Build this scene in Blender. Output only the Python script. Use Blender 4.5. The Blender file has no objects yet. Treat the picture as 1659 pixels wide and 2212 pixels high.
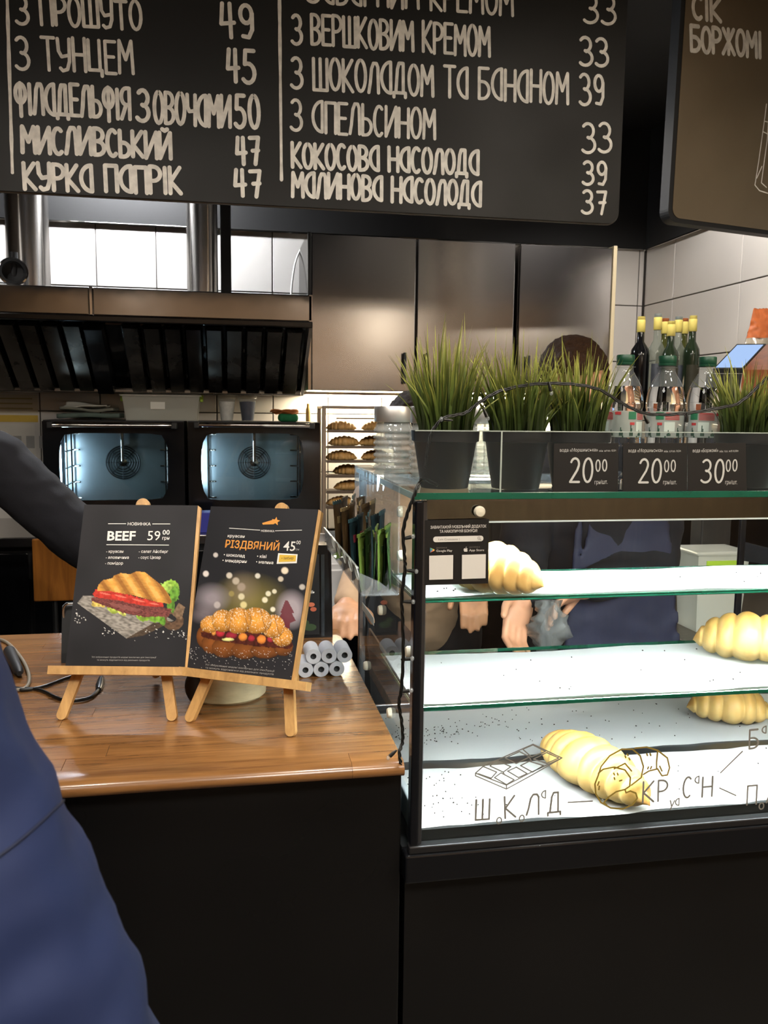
import bpy, bmesh, math, random
import numpy as np
from mathutils import Vector, Matrix, noise, Euler

random.seed(7)
SC = bpy.context.scene
COL = SC.collection
R = math.radians

# ---------------------------------------------------------------- camera
F_PX, CXP, CYP, CAM_Z = 1840.0, 829.5, 1106.0, 1.5
yaw, pit, rol = R(10.5), R(-6.8), R(0.65)
FW = Vector((math.sin(yaw) * math.cos(pit), math.cos(yaw) * math.cos(pit), math.sin(pit)))
_r = Vector((math.cos(yaw), -math.sin(yaw), 0))
_u = _r.cross(FW)
RT = _r * math.cos(rol) + _u * math.sin(rol)
UP = -_r * math.sin(rol) + _u * math.cos(rol)
EYE = Vector((0, 0, CAM_Z))
cam_d = bpy.data.cameras.new('camera')
cam_d.sensor_fit = 'VERTICAL'
cam_d.sensor_height = 36.0
cam_d.lens = 36.0 * F_PX / 2212.0
cam_d.clip_start = 0.02
cam_d.dof.use_dof = True
cam_d.dof.focus_distance = 1.5
cam_d.dof.aperture_fstop = 15.0
cam = bpy.data.objects.new('camera', cam_d)
cam.matrix_world = Matrix(((RT.x, UP.x, -FW.x, 0), (RT.y, UP.y, -FW.y, 0), (RT.z, UP.z, -FW.z, CAM_Z), (0, 0, 0, 1)))
COL.objects.link(cam)
SC.camera = cam

# ---------------------------------------------------------------- world, exposure
w = bpy.data.worlds.new('world')
SC.world = w
w.use_nodes = True
w.node_tree.nodes['Background'].inputs[0].default_value = (1.0, 0.93, 0.85, 1)
w.node_tree.nodes['Background'].inputs[1].default_value = 0.05
SC.view_settings.view_transform = 'Standard'
SC.view_settings.look = 'None'
SC.view_settings.exposure = 0.0
SC.view_settings.gamma = 1.0
SC.view_settings.use_curve_mapping = False
SC.cycles.transparent_max_bounces = 40
SC.cycles.max_bounces = 14
SC.cycles.transmission_bounces = 12
SC.cycles.sample_clamp_indirect = 6.0
SC.cycles.caustics_reflective = False
SC.cycles.caustics_refractive = False

# the room's ceiling lamps: (x, y, z, colour, watts, cone degrees, target)
WARM = (1.0, 0.90, 0.78)
NEUT = (1.0, 0.94, 0.88)
COOL = (0.93, 0.97, 1.0)
LAMPS = [
    (-1.25, 0.55, 2.70, WARM, 30, 95, (-1.0, 1.6, 0.9)),
    (-0.45, 0.75, 2.70, WARM, 26, 95, (-0.2, 1.7, 1.0)),
    (0.30, 0.75, 2.70, WARM, 40, 95, (0.2, 1.35, 1.0)),
    (1.15, 0.65, 2.70, WARM, 30, 95, (1.0, 1.9, 1.2)),
    (-0.9, -1.2, 2.70, WARM, 80, 110, (-0.9, -2.4, 1.9)),
    (0.9, -1.2, 2.70, WARM, 80, 110, (0.9, -2.4, 1.9)),
    (0.75, 2.55, 2.70, WARM, 40, 120, (0.8, 2.7, 0.9)),
    (1.45, 2.55, 2.70, NEUT, 52, 120, (1.6, 2.9, 1.4)),
    (-1.2, 2.55, 2.70, NEUT, 30, 120, (-1.2, 2.7, 0.9)),
]
LAMP_HEADS = []
for (x, y, z, c, wt, cone, tg) in LAMPS:
    ld = bpy.data.lights.new('ceiling_spot_light', 'SPOT')
    ld.energy = wt
    ld.color = c
    ld.spot_size = R(cone)
    ld.spot_blend = 0.6
    ld.shadow_soft_size = 0.045
    lo = bpy.data.objects.new('ceiling_spot_light', ld)
    d = (Vector(tg) - Vector((x, y, z))).normalized()
    lo.location = Vector((x, y, z)) + d * 0.012
    lo.rotation_euler = d.to_track_quat('-Z', 'Y').to_euler()
    COL.objects.link(lo)
    LAMP_HEADS.append((Vector((x, y, z)), d, c, lo))

# ---------------------------------------------------------------- pixel helpers
def ray(x, y):
    return FW + RT * ((x - CXP) / F_PX) - UP * ((y - CYP) / F_PX)
def aY(x, y, Y):
    d = ray(x, y); return EYE + d * (Y / d.y)
def aZ(x, y, Z):
    d = ray(x, y); return EYE + d * ((Z - CAM_Z) / d.z)
def aX(x, y, X):
    d = ray(x, y); return EYE + d * (X / d.x)
class Plane:
    def __init__(s, o, n):
        s.o = Vector(o); s.n = Vector(n).normalized()
    def at(s, x, y, lift=0.0):
        d = ray(x, y)
        p = EYE + d * ((s.o - EYE).dot(s.n) / d.dot(s.n))
        return p + s.n * lift

# ---------------------------------------------------------------- materials
def lin(c):
    if isinstance(c, str):
        c = [int(c[i:i + 2], 16) / 255 for i in (0, 2, 4)]
        c = [v / 12.92 if v <= 0.04045 else ((v + 0.055) / 1.055) ** 2.4 for v in c]
    return (c[0], c[1], c[2], 1.0)
MATS = {}
def mat(name, col, rough=0.5, metal=0.0, var=0.0, scale=20.0, bump=0.0, bscale=None, stretch=(1, 1, 1), emit=0.0, coat=0.0, spec=0.5,
        trans=0.0, ior=1.45, alpha=1.0, attr=None, objrand=0.0, rvar=0.0, sheen=0.0, sss=0.0):
    if name in MATS: return MATS[name]
    m = bpy.data.materials.new(name); m.use_nodes = True
    nt = m.node_tree; b = nt.nodes['Principled BSDF']
    c = lin(col)
    b.inputs['Base Color'].default_value = c
    b.inputs['Roughness'].default_value = rough
    b.inputs['Metallic'].default_value = metal
    b.inputs['Specular IOR Level'].default_value = spec
    b.inputs['Coat Weight'].default_value = coat
    b.inputs['Coat Roughness'].default_value = 0.08
    b.inputs['Transmission Weight'].default_value = trans
    b.inputs['IOR'].default_value = ior
    b.inputs['Alpha'].default_value = alpha
    if sheen: b.inputs['Sheen Weight'].default_value = sheen
    if sss:
        b.inputs['Subsurface Weight'].default_value = sss
        b.inputs['Subsurface Radius'].default_value = (0.01, 0.004, 0.002)
    if emit:
        b.inputs['Emission Color'].default_value = c
        b.inputs['Emission Strength'].default_value = emit
    src = None
    if attr:
        a = nt.nodes.new('ShaderNodeAttribute'); a.attribute_name = attr
        src = a.outputs['Color']
        nt.links.new(src, b.inputs['Base Color'])
    if var or bump or rvar:
        tc = nt.nodes.new('ShaderNodeTexCoord')
        mp = nt.nodes.new('ShaderNodeMapping')
        mp.inputs['Scale'].default_value = stretch
        nt.links.new(tc.outputs['Object'], mp.inputs['Vector'])
        nz = nt.nodes.new('ShaderNodeTexNoise')
        nz.inputs['Scale'].default_value = scale
        nz.inputs['Detail'].default_value = 5
        nt.links.new(mp.outputs['Vector'], nz.inputs['Vector'])
        if var:
            mx = nt.nodes.new('ShaderNodeMix'); mx.data_type = 'RGBA'; mx.blend_type = 'MULTIPLY'
            mr = nt.nodes.new('ShaderNodeMapRange')
            mr.inputs[1].default_value = 0.25; mr.inputs[2].default_value = 0.75
            mr.inputs[3].default_value = 1 - var; mr.inputs[4].default_value = 1 + var * 0.6
            nt.links.new(nz.outputs['Fac'], mr.inputs[0])
            mx.inputs[0].default_value = 1.0
            if src: nt.links.new(src, mx.inputs[6])
            else: mx.inputs[6].default_value = c
            nt.links.new(mr.outputs[0], mx.inputs[7])
            src = mx.outputs[2]
            nt.links.new(src, b.inputs['Base Color'])
        if rvar:
            mr2 = nt.nodes.new('ShaderNodeMapRange')
            mr2.inputs[1].default_value = 0.3; mr2.inputs[2].default_value = 0.7
            mr2.inputs[3].default_value = max(0.02, rough - rvar); mr2.inputs[4].default_value = rough + rvar
            nt.links.new(nz.outputs['Fac'], mr2.inputs[0])
            nt.links.new(mr2.outputs[0], b.inputs['Roughness'])
        if bump:
            nb = nz
            if bscale:
                nb = nt.nodes.new('ShaderNodeTexNoise'); nb.inputs['Scale'].default_value = bscale
                nb.inputs['Detail'].default_value = 3
                nt.links.new(mp.outputs['Vector'], nb.inputs['Vector'])
            bp = nt.nodes.new('ShaderNodeBump'); bp.inputs['Strength'].default_value = bump
            bp.inputs['Distance'].default_value = 0.004
            nt.links.new(nb.outputs['Fac'], bp.inputs['Height'])
            nt.links.new(bp.outputs['Normal'], b.inputs['Normal'])
    if objrand:
        oi = nt.nodes.new('ShaderNodeObjectInfo')
        mr = nt.nodes.new('ShaderNodeMapRange')
        mr.inputs[3].default_value = 1 - objrand; mr.inputs[4].default_value = 1 + objrand
        nt.links.new(oi.outputs['Random'], mr.inputs[0])
        mx = nt.nodes.new('ShaderNodeMix'); mx.data_type = 'RGBA'; mx.blend_type = 'MULTIPLY'
        mx.inputs[0].default_value = 1.0
        if src: nt.links.new(src, mx.inputs[6])
        else: mx.inputs[6].default_value = c
        nt.links.new(mr.outputs[0], mx.inputs[7])
        nt.links.new(mx.outputs[2], b.inputs['Base Color'])
    MATS[name] = m
    return m

def glass(name, tint=(0.96, 0.985, 0.975), ior=1.45, rough=0.0, haze=0.0, hazecol=(0.8, 0.85, 0.88)):
    """thin clear pane: transparent + fresnel mirror (+ a little diffuse haze)"""
    if name in MATS: return MATS[name]
    m = bpy.data.materials.new(name); m.use_nodes = True
    nt = m.node_tree; nt.nodes.clear()
    out = nt.nodes.new('ShaderNodeOutputMaterial')
    tr = nt.nodes.new('ShaderNodeBsdfTransparent'); tr.inputs[0].default_value = (*tint, 1)
    gl = nt.nodes.new('ShaderNodeBsdfGlossy'); gl.inputs['Roughness'].default_value = rough
    fr = nt.nodes.new('ShaderNodeFresnel'); fr.inputs['IOR'].default_value = ior
    mx = nt.nodes.new('ShaderNodeMixShader')
    # thin sheet: only the entry face mirrors (a closed box without refraction would otherwise totally reflect inside)
    ge = nt.nodes.new('ShaderNodeNewGeometry')
    inv = nt.nodes.new('ShaderNodeMath'); inv.operation = 'SUBTRACT'; inv.inputs[0].default_value = 1.0
    ml = nt.nodes.new('ShaderNodeMath'); ml.operation = 'MULTIPLY'
    nt.links.new(ge.outputs['Backfacing'], inv.inputs[1]); nt.links.new(inv.outputs[0], ml.inputs[0]); nt.links.new(fr.outputs[0], ml.inputs[1])
    nt.links.new(ml.outputs[0], mx.inputs[0]); nt.links.new(tr.outputs[0], mx.inputs[1]); nt.links.new(gl.outputs[0], mx.inputs[2])
    last = mx
    if haze:
        df = nt.nodes.new('ShaderNodeBsdfDiffuse'); df.inputs[0].default_value = (*hazecol, 1)
        m2 = nt.nodes.new('ShaderNodeMixShader'); m2.inputs[0].default_value = haze
        nt.links.new(mx.outputs[0], m2.inputs[1]); nt.links.new(df.outputs[0], m2.inputs[2])
        last = m2
    nt.links.new(last.outputs[0], out.inputs[0])
    MATS[name] = m
    return m

def emitter(name, col, strength):
    if name in MATS: return MATS[name]
    m = bpy.data.materials.new(name); m.use_nodes = True
    nt = m.node_tree; nt.nodes.clear()
    out = nt.nodes.new('ShaderNodeOutputMaterial')
    e = nt.nodes.new('ShaderNodeEmission'); e.inputs[0].default_value = lin(col); e.inputs[1].default_value = strength
    nt.links.new(e.outputs[0], out.inputs[0])
    MATS[name] = m
    return m

def wood(name, c1, c2, rough=0.25, axis=0, coat=0.4, objrand=0.2):
    if name in MATS: return MATS[name]
    m = bpy.data.materials.new(name); m.use_nodes = True
    nt = m.node_tree; b = nt.nodes['Principled BSDF']
    tc = nt.nodes.new('ShaderNodeTexCoord'); mp = nt.nodes.new('ShaderNodeMapping')
    s = [22, 22, 22]; s[axis] = 1.6
    mp.inputs['Scale'].default_value = s
    nt.links.new(tc.outputs['Object'], mp.inputs['Vector'])
    oi = nt.nodes.new('ShaderNodeObjectInfo')
    va = nt.nodes.new('ShaderNodeVectorMath'); va.operation = 'ADD'
    sc = nt.nodes.new('ShaderNodeVectorMath'); sc.operation = 'SCALE'; sc.inputs[0].default_value = (37, 21, 13)
    nt.links.new(oi.outputs['Random'], sc.inputs[3])
    nt.links.new(mp.outputs['Vector'], va.inputs[0]); nt.links.new(sc.outputs[0], va.inputs[1])
    nz = nt.nodes.new('ShaderNodeTexNoise'); nz.inputs['Scale'].default_value = 2.2; nz.inputs['Detail'].default_value = 8
    nz.inputs['Roughness'].default_value = 0.65; nz.inputs['Distortion'].default_value = 0.6
    nt.links.new(va.outputs[0], nz.inputs['Vector'])
    cr = nt.nodes.new('ShaderNodeValToRGB')
    cr.color_ramp.elements[0].position = 0.3; cr.color_ramp.elements[0].color = lin(c1)
    cr.color_ramp.elements[1].position = 0.68; cr.color_ramp.elements[1].color = lin(c2)
    nt.links.new(nz.outputs['Fac'], cr.inputs[0])
    mr = nt.nodes.new('ShaderNodeMapRange'); mr.inputs[3].default_value = 1 - objrand; mr.inputs[4].default_value = 1 + objrand
    nt.links.new(oi.outputs['Random'], mr.inputs[0])
    mx = nt.nodes.new('ShaderNodeMix'); mx.data_type = 'RGBA'; mx.blend_type = 'MULTIPLY'; mx.inputs[0].default_value = 1
    nt.links.new(cr.outputs[0], mx.inputs[6]); nt.links.new(mr.outputs[0], mx.inputs[7])
    nt.links.new(mx.outputs[2], b.inputs['Base Color'])
    b.inputs['Roughness'].default_value = rough
    b.inputs['Coat Weight'].default_value = coat; b.inputs['Coat Roughness'].default_value = 0.12
    bp = nt.nodes.new('ShaderNodeBump'); bp.inputs['Strength'].default_value = 0.12; bp.inputs['Distance'].default_value = 0.001
    nt.links.new(nz.outputs['Fac'], bp.inputs['Height']); nt.links.new(bp.outputs['Normal'], b.inputs['Normal'])
    MATS[name] = m
    return m

# ---------------------------------------------------------------- mesh builder
def wmat(o):
    return (wmat(o.parent) @ o.matrix_basis) if o.parent else o.matrix_basis.copy()

class MB:
    def __init__(s): s.v = []; s.f = []; s.c = None
    def add(s, vs, fs):
        k = len(s.v); s.v += [Vector(p) for p in vs]; s.f += [tuple(i + k for i in f) for f in fs]; return s
    def box(s, lo, hi, bev=0.0, M=None):
        (x0, y0, z0), (x1, y1, z1) = lo, hi
        if bev <= 0:
            vs = [(x0, y0, z0), (x1, y0, z0), (x1, y1, z0), (x0, y1, z0), (x0, y0, z1), (x1, y0, z1), (x1, y1, z1), (x0, y1, z1)]
            fs = [(3, 2, 1, 0), (4, 5, 6, 7), (0, 1, 5, 4), (1, 2, 6, 5), (2, 3, 7, 6), (3, 0, 4, 7)]
        else:
            bm = bmesh.new()
            bmesh.ops.create_cube(bm, size=1.0)
            for q in bm.verts: q.co = Vector(((x0 + x1) / 2 + q.co.x * (x1 - x0), (y0 + y1) / 2 + q.co.y * (y1 - y0), (z0 + z1) / 2 + q.co.z * (z1 - z0)))
            bmesh.ops.bevel(bm, geom=list(bm.edges), offset=bev, segments=2, affect='EDGES', profile=0.5)
            bm.verts.index_update()
            vs = [q.co.copy() for q in bm.verts]; fs = [[q.index for q in f.verts] for f in bm.faces]
            bm.free()
        if M is not None: vs = [M @ Vector(p) for p in vs]
        return s.add(vs, fs)
    def tube(s, pts, r, n=8, cap=True, closed=False):
        pts = [Vector(p) for p in pts]
        rs = r if isinstance(r, (list, tuple)) else [r] * len(pts)
        N = len(pts); k = len(s.v)
        t0 = (pts[1] - pts[0]).normalized()
        a = Vector((0, 0, 1)) if abs(t0.z) < 0.9 else Vector((1, 0, 0))
        nrm = t0.cross(a).normalized()
        for i in range(N):
            if closed: t = pts[(i + 1) % N] - pts[i - 1]
            else: t = pts[min(i + 1, N - 1)] - pts[max(i - 1, 0)]
            t = t.normalized() if t.length > 1e-9 else t0
            nrm = (nrm - t * nrm.dot(t))
            nrm = nrm.normalized() if nrm.length > 1e-6 else t.orthogonal().normalized()
            b = t.cross(nrm)
            for j in range(n):
                an = 2 * math.pi * j / n
                s.v.append(pts[i] + (nrm * math.cos(an) + b * math.sin(an)) * rs[i])
        for i in range(N if closed else N - 1):
            for j in range(n):
                i2 = (i + 1) % N
                s.f.append((k + i * n + j, k + i * n + (j + 1) % n, k + i2 * n + (j + 1) % n, k + i2 * n + j))
        if cap and not closed:
            s.f.append(tuple(k + j for j in reversed(range(n)))); s.f.append(tuple(k + (N - 1) * n + j for j in range(n)))
        return s
    def lathe(s, prof, n=32, c=(0, 0, 0), M=None, capb=True, capt=True):
        k = len(s.v); c = Vector(c)
        for (r, z) in prof:
            for j in range(n):
                a = 2 * math.pi * j / n
                p = Vector((r * math.cos(a), r * math.sin(a), z))
                if M is not None: p = M @ p
                s.v.append(p + c)
        for i in range(len(prof) - 1):
            for j in range(n):
                s.f.append((k + i * n + j, k + i * n + (j + 1) % n, k + (i + 1) * n + (j + 1) % n, k + (i + 1) * n + j))
        if capb and prof[0][0] > 1e-6: s.f.append(tuple(k + j for j in reversed(range(n))))
        if capt and prof[-1][0] > 1e-6: s.f.append(tuple(k + (len(prof) - 1) * n + j for j in range(n)))
        return s
    def prism(s, poly, ext):
        """poly: list of 3-D points (planar), extruded by vector ext"""
        n = len(poly); ext = Vector(ext)
        vs = [Vector(p) for p in poly] + [Vector(p) + ext for p in poly]
        fs = [tuple(range(n)), tuple(range(2 * n - 1, n - 1, -1))] + [(i, n + i, n + (i + 1) % n, (i + 1) % n) for i in range(n)]
        return s.add(vs, fs)
    def ring(s, outer, inner, ext):
        """plate with a hole: outer/inner loops of equal length, extruded by ext"""
        n = len(outer); ext = Vector(ext)
        o = [Vector(p) for p in outer]; i_ = [Vector(p) for p in inner]
        vs = o + i_ + [p + ext for p in o] + [p + ext for p in i_]
        fs = []
        for a in range(n):
            b = (a + 1) % n
            fs += [(a, b, n + b, n + a), (2 * n + a, 3 * n + a, 3 * n + b, 2 * n + b), (a, 2 * n + a, 2 * n + b, b), (n + a, n + b, 3 * n + b, 3 * n + a)]
        return s.add(vs, fs)
    def ellipsoid(s, c, r, n=20, m=12, M=None):
        k = len(s.v); c = Vector(c)
        vs = []; fs = []
        for i in range(m + 1):
            th = math.pi * i / m
            for j in range(n):
                ph = 2 * math.pi * j / n
                p = Vector((r[0] * math.sin(th) * math.cos(ph), r[1] * math.sin(th) * math.sin(ph), r[2] * math.cos(th)))
                if M is not None: p = M @ p
                vs.append(p + c)
        for i in range(m):
            for j in range(n):
                fs.append((i * n + j, i * n + (j + 1) % n, (i + 1) * n + (j + 1) % n, (i + 1) * n + j))
        return s.add(vs, fs)
    def capsule(s, p0, r0, p1, r1, n=14):
        p0 = Vector(p0); p1 = Vector(p1); d = (p1 - p0); L = d.length; d = d / L if L > 1e-9 else Vector((0, 0, 1))
        pts = []; rs = []
        for a in (89, 60, 30): pts.append(p0 - d * r0 * math.sin(R(a))); rs.append(r0 * math.cos(R(a)))
        for t in (0, 0.5, 1): pts.append(p0.lerp(p1, t)); rs.append(r0 + (r1 - r0) * t)
        for a in (30, 60, 89): pts.append(p1 + d * r1 * math.sin(R(a))); rs.append(r1 * math.cos(R(a)))
        return s.tube(pts, rs, n)
    def build(s, name, m, parent=None, smooth=False, world=True, weld=False):
        me = bpy.data.meshes.new(name)
        vs = s.v
        if parent is not None and world:
            I = wmat(parent).inverted(); vs = [I @ p for p in vs]
        me.from_pydata([tuple(p) for p in vs], [], s.f)
        me.validate()
        bm = bmesh.new(); bm.from_mesh(me)
        if weld: bmesh.ops.remove_doubles(bm, verts=bm.verts, dist=1e-5)
        bmesh.ops.recalc_face_normals(bm, faces=bm.faces)
        bm.to_mesh(me); bm.free()
        if m: me.materials.append(m)
        if smooth is True:
            me.polygons.foreach_set('use_smooth', [True] * len(me.polygons))
        elif smooth:
            me.polygons.foreach_set('use_smooth', [True] * len(me.polygons))
            me.set_sharp_from_angle(angle=R(smooth))
        o = bpy.data.objects.new(name, me); COL.objects.link(o)
        if parent is not None: o.parent = parent
        return o

def tag(o, label=None, cat=None, group=None, kind=None):
    if label: o['label'] = label
    if cat: o['category'] = cat
    if group: o['group'] = group
    if kind: o['kind'] = kind
    return o
def thing(name, loc, label, cat, group=None, rz=0.0, kind=None):
    o = bpy.data.objects.new(name, None); o.empty_display_size = 0.02
    o.location = loc; o.rotation_euler = (0, 0, rz); COL.objects.link(o)
    return tag(o, label, cat, group, kind)
def struct(o): o['kind'] = 'structure'; return o
def copy_tree(o, parent=None):
    c = o.copy(); COL.objects.link(c); c.parent = parent
    for ch in list(o.children): copy_tree(ch, c)
    return c

# ---------------------------------------------------------------- fonts
def ftext(body, pl, p0, p1, hpx, m, parent, name='lettering', lift=0.0006, weight=0.0, thick=0.0, align_h=True):
    """printed text on plane pl from pixel p0 (baseline left) to p1 (baseline right), cap height hpx"""
    cu = bpy.data.curves.new('txt', 'FONT'); cu.body = body; cu.size = 1.0; cu.offset = weight
    cu.resolution_u = 2
    to = bpy.data.objects.new('txt', cu); COL.objects.link(to)
    bpy.context.view_layer.update()
    dg = bpy.context.evaluated_depsgraph_get()
    me = bpy.data.meshes.new_from_object(to.evaluated_get(dg))
    bpy.data.objects.remove(to); bpy.data.curves.remove(cu)
    co = np.zeros(len(me.vertices) * 3); me.vertices.foreach_get('co', co); co = co.reshape(-1, 3)
    a = pl.at(*p0, lift); b = pl.at(*p1, lift); t = pl.at(p0[0], p0[1] - hpx, lift)
    ex = (b - a); W = ex.length; ex.normalize()
    ey = pl.n.cross(ex).normalized()
    H = (t - a).dot(ey)
    w0, w1 = co[:, 0].min(), co[:, 0].max()
    capH = 0.73
    A = Vector(a)
    fs = [tuple(p.vertices) for p in me.polygons]
    vs = [A + ex * ((c[0] - w0) / (w1 - w0) * W) + ey * (c[1] / capH * H) for c in co]
    bpy.data.meshes.remove(me)
    mb = MB(); mb.add(vs, fs)
    return mb.build(name, m, parent)

def el(cx, cy, rx, ry, a0, a1, n=14):
    return [(cx + rx * math.cos(R(a0 + (a1 - a0) * i / n)), cy + ry * math.sin(R(a0 + (a1 - a0) * i / n))) for i in range(n + 1)]
def GL():
    g = {}
    o = el(.2, .5, .2, .5, 90, 450, 24)
    g['О'] = (.40, [o]); g['0'] = (.40, [o])
    g['С'] = (.36, [el(.2, .5, .2, .5, 55, 305, 18)])
    g['А'] = (.40, [el(.38, .5, .38, .5, 95, 265, 16), [(.38, 1), (.38, 0)]])
    g['В'] = (.38, [[(0, 0), (0, 1)] + el(.12, .76, .22, .24, 90, -90, 8) + el(.12, .26, .26, .26, 90, -90, 8) + [(0, 0)]])
    g['Б'] = (.40, [[(.36, 1), (0, 1), (0, 0)] + el(.14, .28, .26, .28, -90, 90, 10) + [(0, .56)]])
    g['Г'] = (.34, [[(0, 0), (0, 1), (.34, 1)]])
    g['Д'] = (.48, [[(-.02, -.1), (-.02, .04), (.46, .04), (.46, -.1)], [(.06, .04), (.13, .8), (.2, 1), (.37, 1), (.37, .04)]])
    g['Е'] = (.34, [[(.34, 1), (0, 1), (0, 0), (.34, 0)], [(0, .52), (.28, .52)]])
    g['Ж'] = (.56, [[(.28, 0), (.28, 1)], [(.02, 1), (.28, .5), (0, 0)], [(.54, 1), (.28, .5), (.56, 0)]])
    z = el(.14, .74, .2, .25, 140, -80, 12) + el(.13, .26, .25, .26, 90, -140, 14)
    g['З'] = (.38, [z]); g['3'] = (.38, [z])
    g['И'] = (.42, [[(0, 1), (0, 0), (.42, 1), (.42, 0)]])
    g['Й'] = (.42, [[(0, 1), (0, 0), (.42, 1), (.42, 0)], [(.12, 1.14), (.21, 1.08), (.31, 1.14)]])
    g['К'] = (.38, [[(0, 0), (0, 1)], [(.36, 1), (.02, .46), (.38, 0)]])
    g['Л'] = (.40, [[(0, 0), (.06, .3), (.12, .8), (.2, .98), (.32, .98), (.38, .85), (.4, 0)]])
    g['М'] = (.48, [[(0, 0), (.03, 1), (.24, .42), (.45, 1), (.48, 0)]])
    g['Н'] = (.40, [[(0, 0), (0, 1)], [(.4, 0), (.4, 1)], [(0, .5), (.4, .5)]])
    g['П'] = (.40, [[(0, 0), (0, 1), (.4, 1), (.4, 0)]])
    g['Р'] = (.36, [[(0, 0), (0, 1)] + el(.12, .73, .25, .27, 90, -90, 10) + [(0, .46)]])
    g['Т'] = (.42, [[(0, 1), (.42, 1)], [(.21, 1), (.21, 0)]])
    g['У'] = (.40, [[(0, 1), (.02, .62), (.12, .44), (.38, .5)], [(.4, 1), (.38, .3), (.3, .05), (.14, 0), (.06, .08)]])
    g['Ф'] = (.46, [[(.23, -.1), (.23, 1)], el(.23, .66, .22, .32, 0, 360, 20)])
    g['Ц'] = (.46, [[(0, 1), (0, .06), (.44, .06), (.44, -.12)], [(.38, 1), (.38, .06)]])
    g['Ч'] = (.38, [[(0, 1), (.01, .6), (.1, .45), (.36, .48)], [(.38, 1), (.38, 0)]])
    g['Ш'] = (.54, [[(0, 1), (0, 0), (.54, 0), (.54, 1)], [(.27, 1), (.27, 0)]])
    g['Ь'] = (.36, [[(0, 1), (0, 0)] + el(.12, .27, .24, .27, -90, 90, 10) + [(0, .54)]])
    g['Я'] = (.38, [[(.38, 0), (.38, 1)] + el(.24, .73, .23, .27, 90, 270, 10) + [(.38, .46)], [(.22, .46), (0, 0)]])
    g['І'] = (.10, [[(.05, 0), (.05, 1)]])
    g['2'] = (.38, [el(.19, .76, .18, .24, 160, -20, 10) + [(.3, .5), (0, 0), (.4, 0)]])
    g['4'] = (.38, [[(.06, 1), (0, .4), (.38, .44)], [(.28, 1), (.27, 0)]])
    g['5'] = (.38, [[(.36, 1), (.06, 1), (.03, .58)] + el(.14, .3, .23, .3, 95, -140, 12)])
    g['7'] = (.36, [[(0, .98), (.36, 1), (.2, 0)], [(.1, .5), (.34, .52)]])
    g['9'] = (.36, [el(.17, .72, .17, .27, 0, 360, 18), [(.35, .74), (.33, .25), (.22, .02), (.05, .05)]])
    g['а'] = (.34, [el(.3, .26, .28, .26, 95, 265, 12), [(.3, .54), (.3, 0)]])
    g['о'] = (.34, [el(.17, .26, .17, .26, 0, 360, 16)])
    g['у'] = (.34, [[(0, .5), (.15, .05)], [(.34, .5), (.08, -.25)]])
    g['н'] = (.34, [[(0, 0), (0, .52)], [(.32, 0), (.32, .52)], [(0, .27), (.32, .27)]])
    g[' '] = (.22, [])
    return g
GLY = GL()
def ribbon(mb, P, hw, n, jag=0.0):
    """flat brush stroke through the 3-D points P lying in a plane of normal n"""
    P = [Vector(p) for p in P]
    Q = [P[0]]
    for p in P[1:]:
        if (p - Q[-1]).length > hw * 0.15: Q.append(p)
    if len(Q) < 2: return
    for i in range(1, len(Q) - 1):
        if (Q[i] - Q[i - 1]).normalized().dot((Q[i + 1] - Q[i]).normalized()) < .62:
            ribbon(mb, Q[:i + 1], hw, n, jag); ribbon(mb, Q[i:], hw, n, jag); return
    mb.lay = getattr(mb, 'lay', 0) + 1
    Q = [q + n * (mb.lay % 24) * 2.2e-5 for q in Q]
    k = len(mb.v)
    for i, p in enumerate(Q):
        if i == 0: t = Q[1] - Q[0]
        elif i == len(Q) - 1: t = Q[-1] - Q[-2]
        else: t = (Q[i] - Q[i - 1]).normalized() + (Q[i + 1] - Q[i]).normalized()
        if t.length < 1e-6: t = Q[i] - Q[i - 1]
        t.normalize(); s = n.cross(t)
        if 0 < i < len(Q) - 1:
            c = max(0.55, abs(s.dot(n.cross((Q[i] - Q[i - 1]).normalized()))))
        else: c = 1
        h = hw * (1 + random.uniform(-jag, jag)) / c
        mb.v += [p + s * h, p - s * h]
    for i in range(len(Q) - 1): mb.f.append((k + 2 * i, k + 2 * i + 1, k + 2 * i + 3, k + 2 * i + 2))
    for p, d in ((Q[0], (Q[0] - Q[1]).normalized()), (Q[-1], (Q[-1] - Q[-2]).normalized())):
        p = p + n * 1.1e-5
        s = n.cross(d); kk = len(mb.v)
        pts = [p + (s * math.cos(R(a)) + d * math.sin(R(a))) * hw for a in range(0, 181, 30)]
        mb.v += pts; mb.f.append(tuple(range(kk, kk + len(pts))))
def word_spans(body, p0, p1, gap):
    """split a chalk line into words, each with its own left and right pixel"""
    tot = sum(GLY[c][0] + gap for c in body) - gap
    out = []; x = 0.0; start = None; word = ''
    for c in body + ' ':
        if c == ' ':
            if word:
                f0 = start / tot; f1 = (x - gap) / tot
                out.append((word, (p0[0] + (p1[0] - p0[0]) * f0, p0[1] + (p1[1] - p0[1]) * f0), (p0[0] + (p1[0] - p0[0]) * f1, p0[1] + (p1[1] - p0[1]) * f1)))
            word = ''; start = None
        else:
            if start is None: start = x
            word += c
        x += GLY[c][0] + gap
    return out
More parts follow.
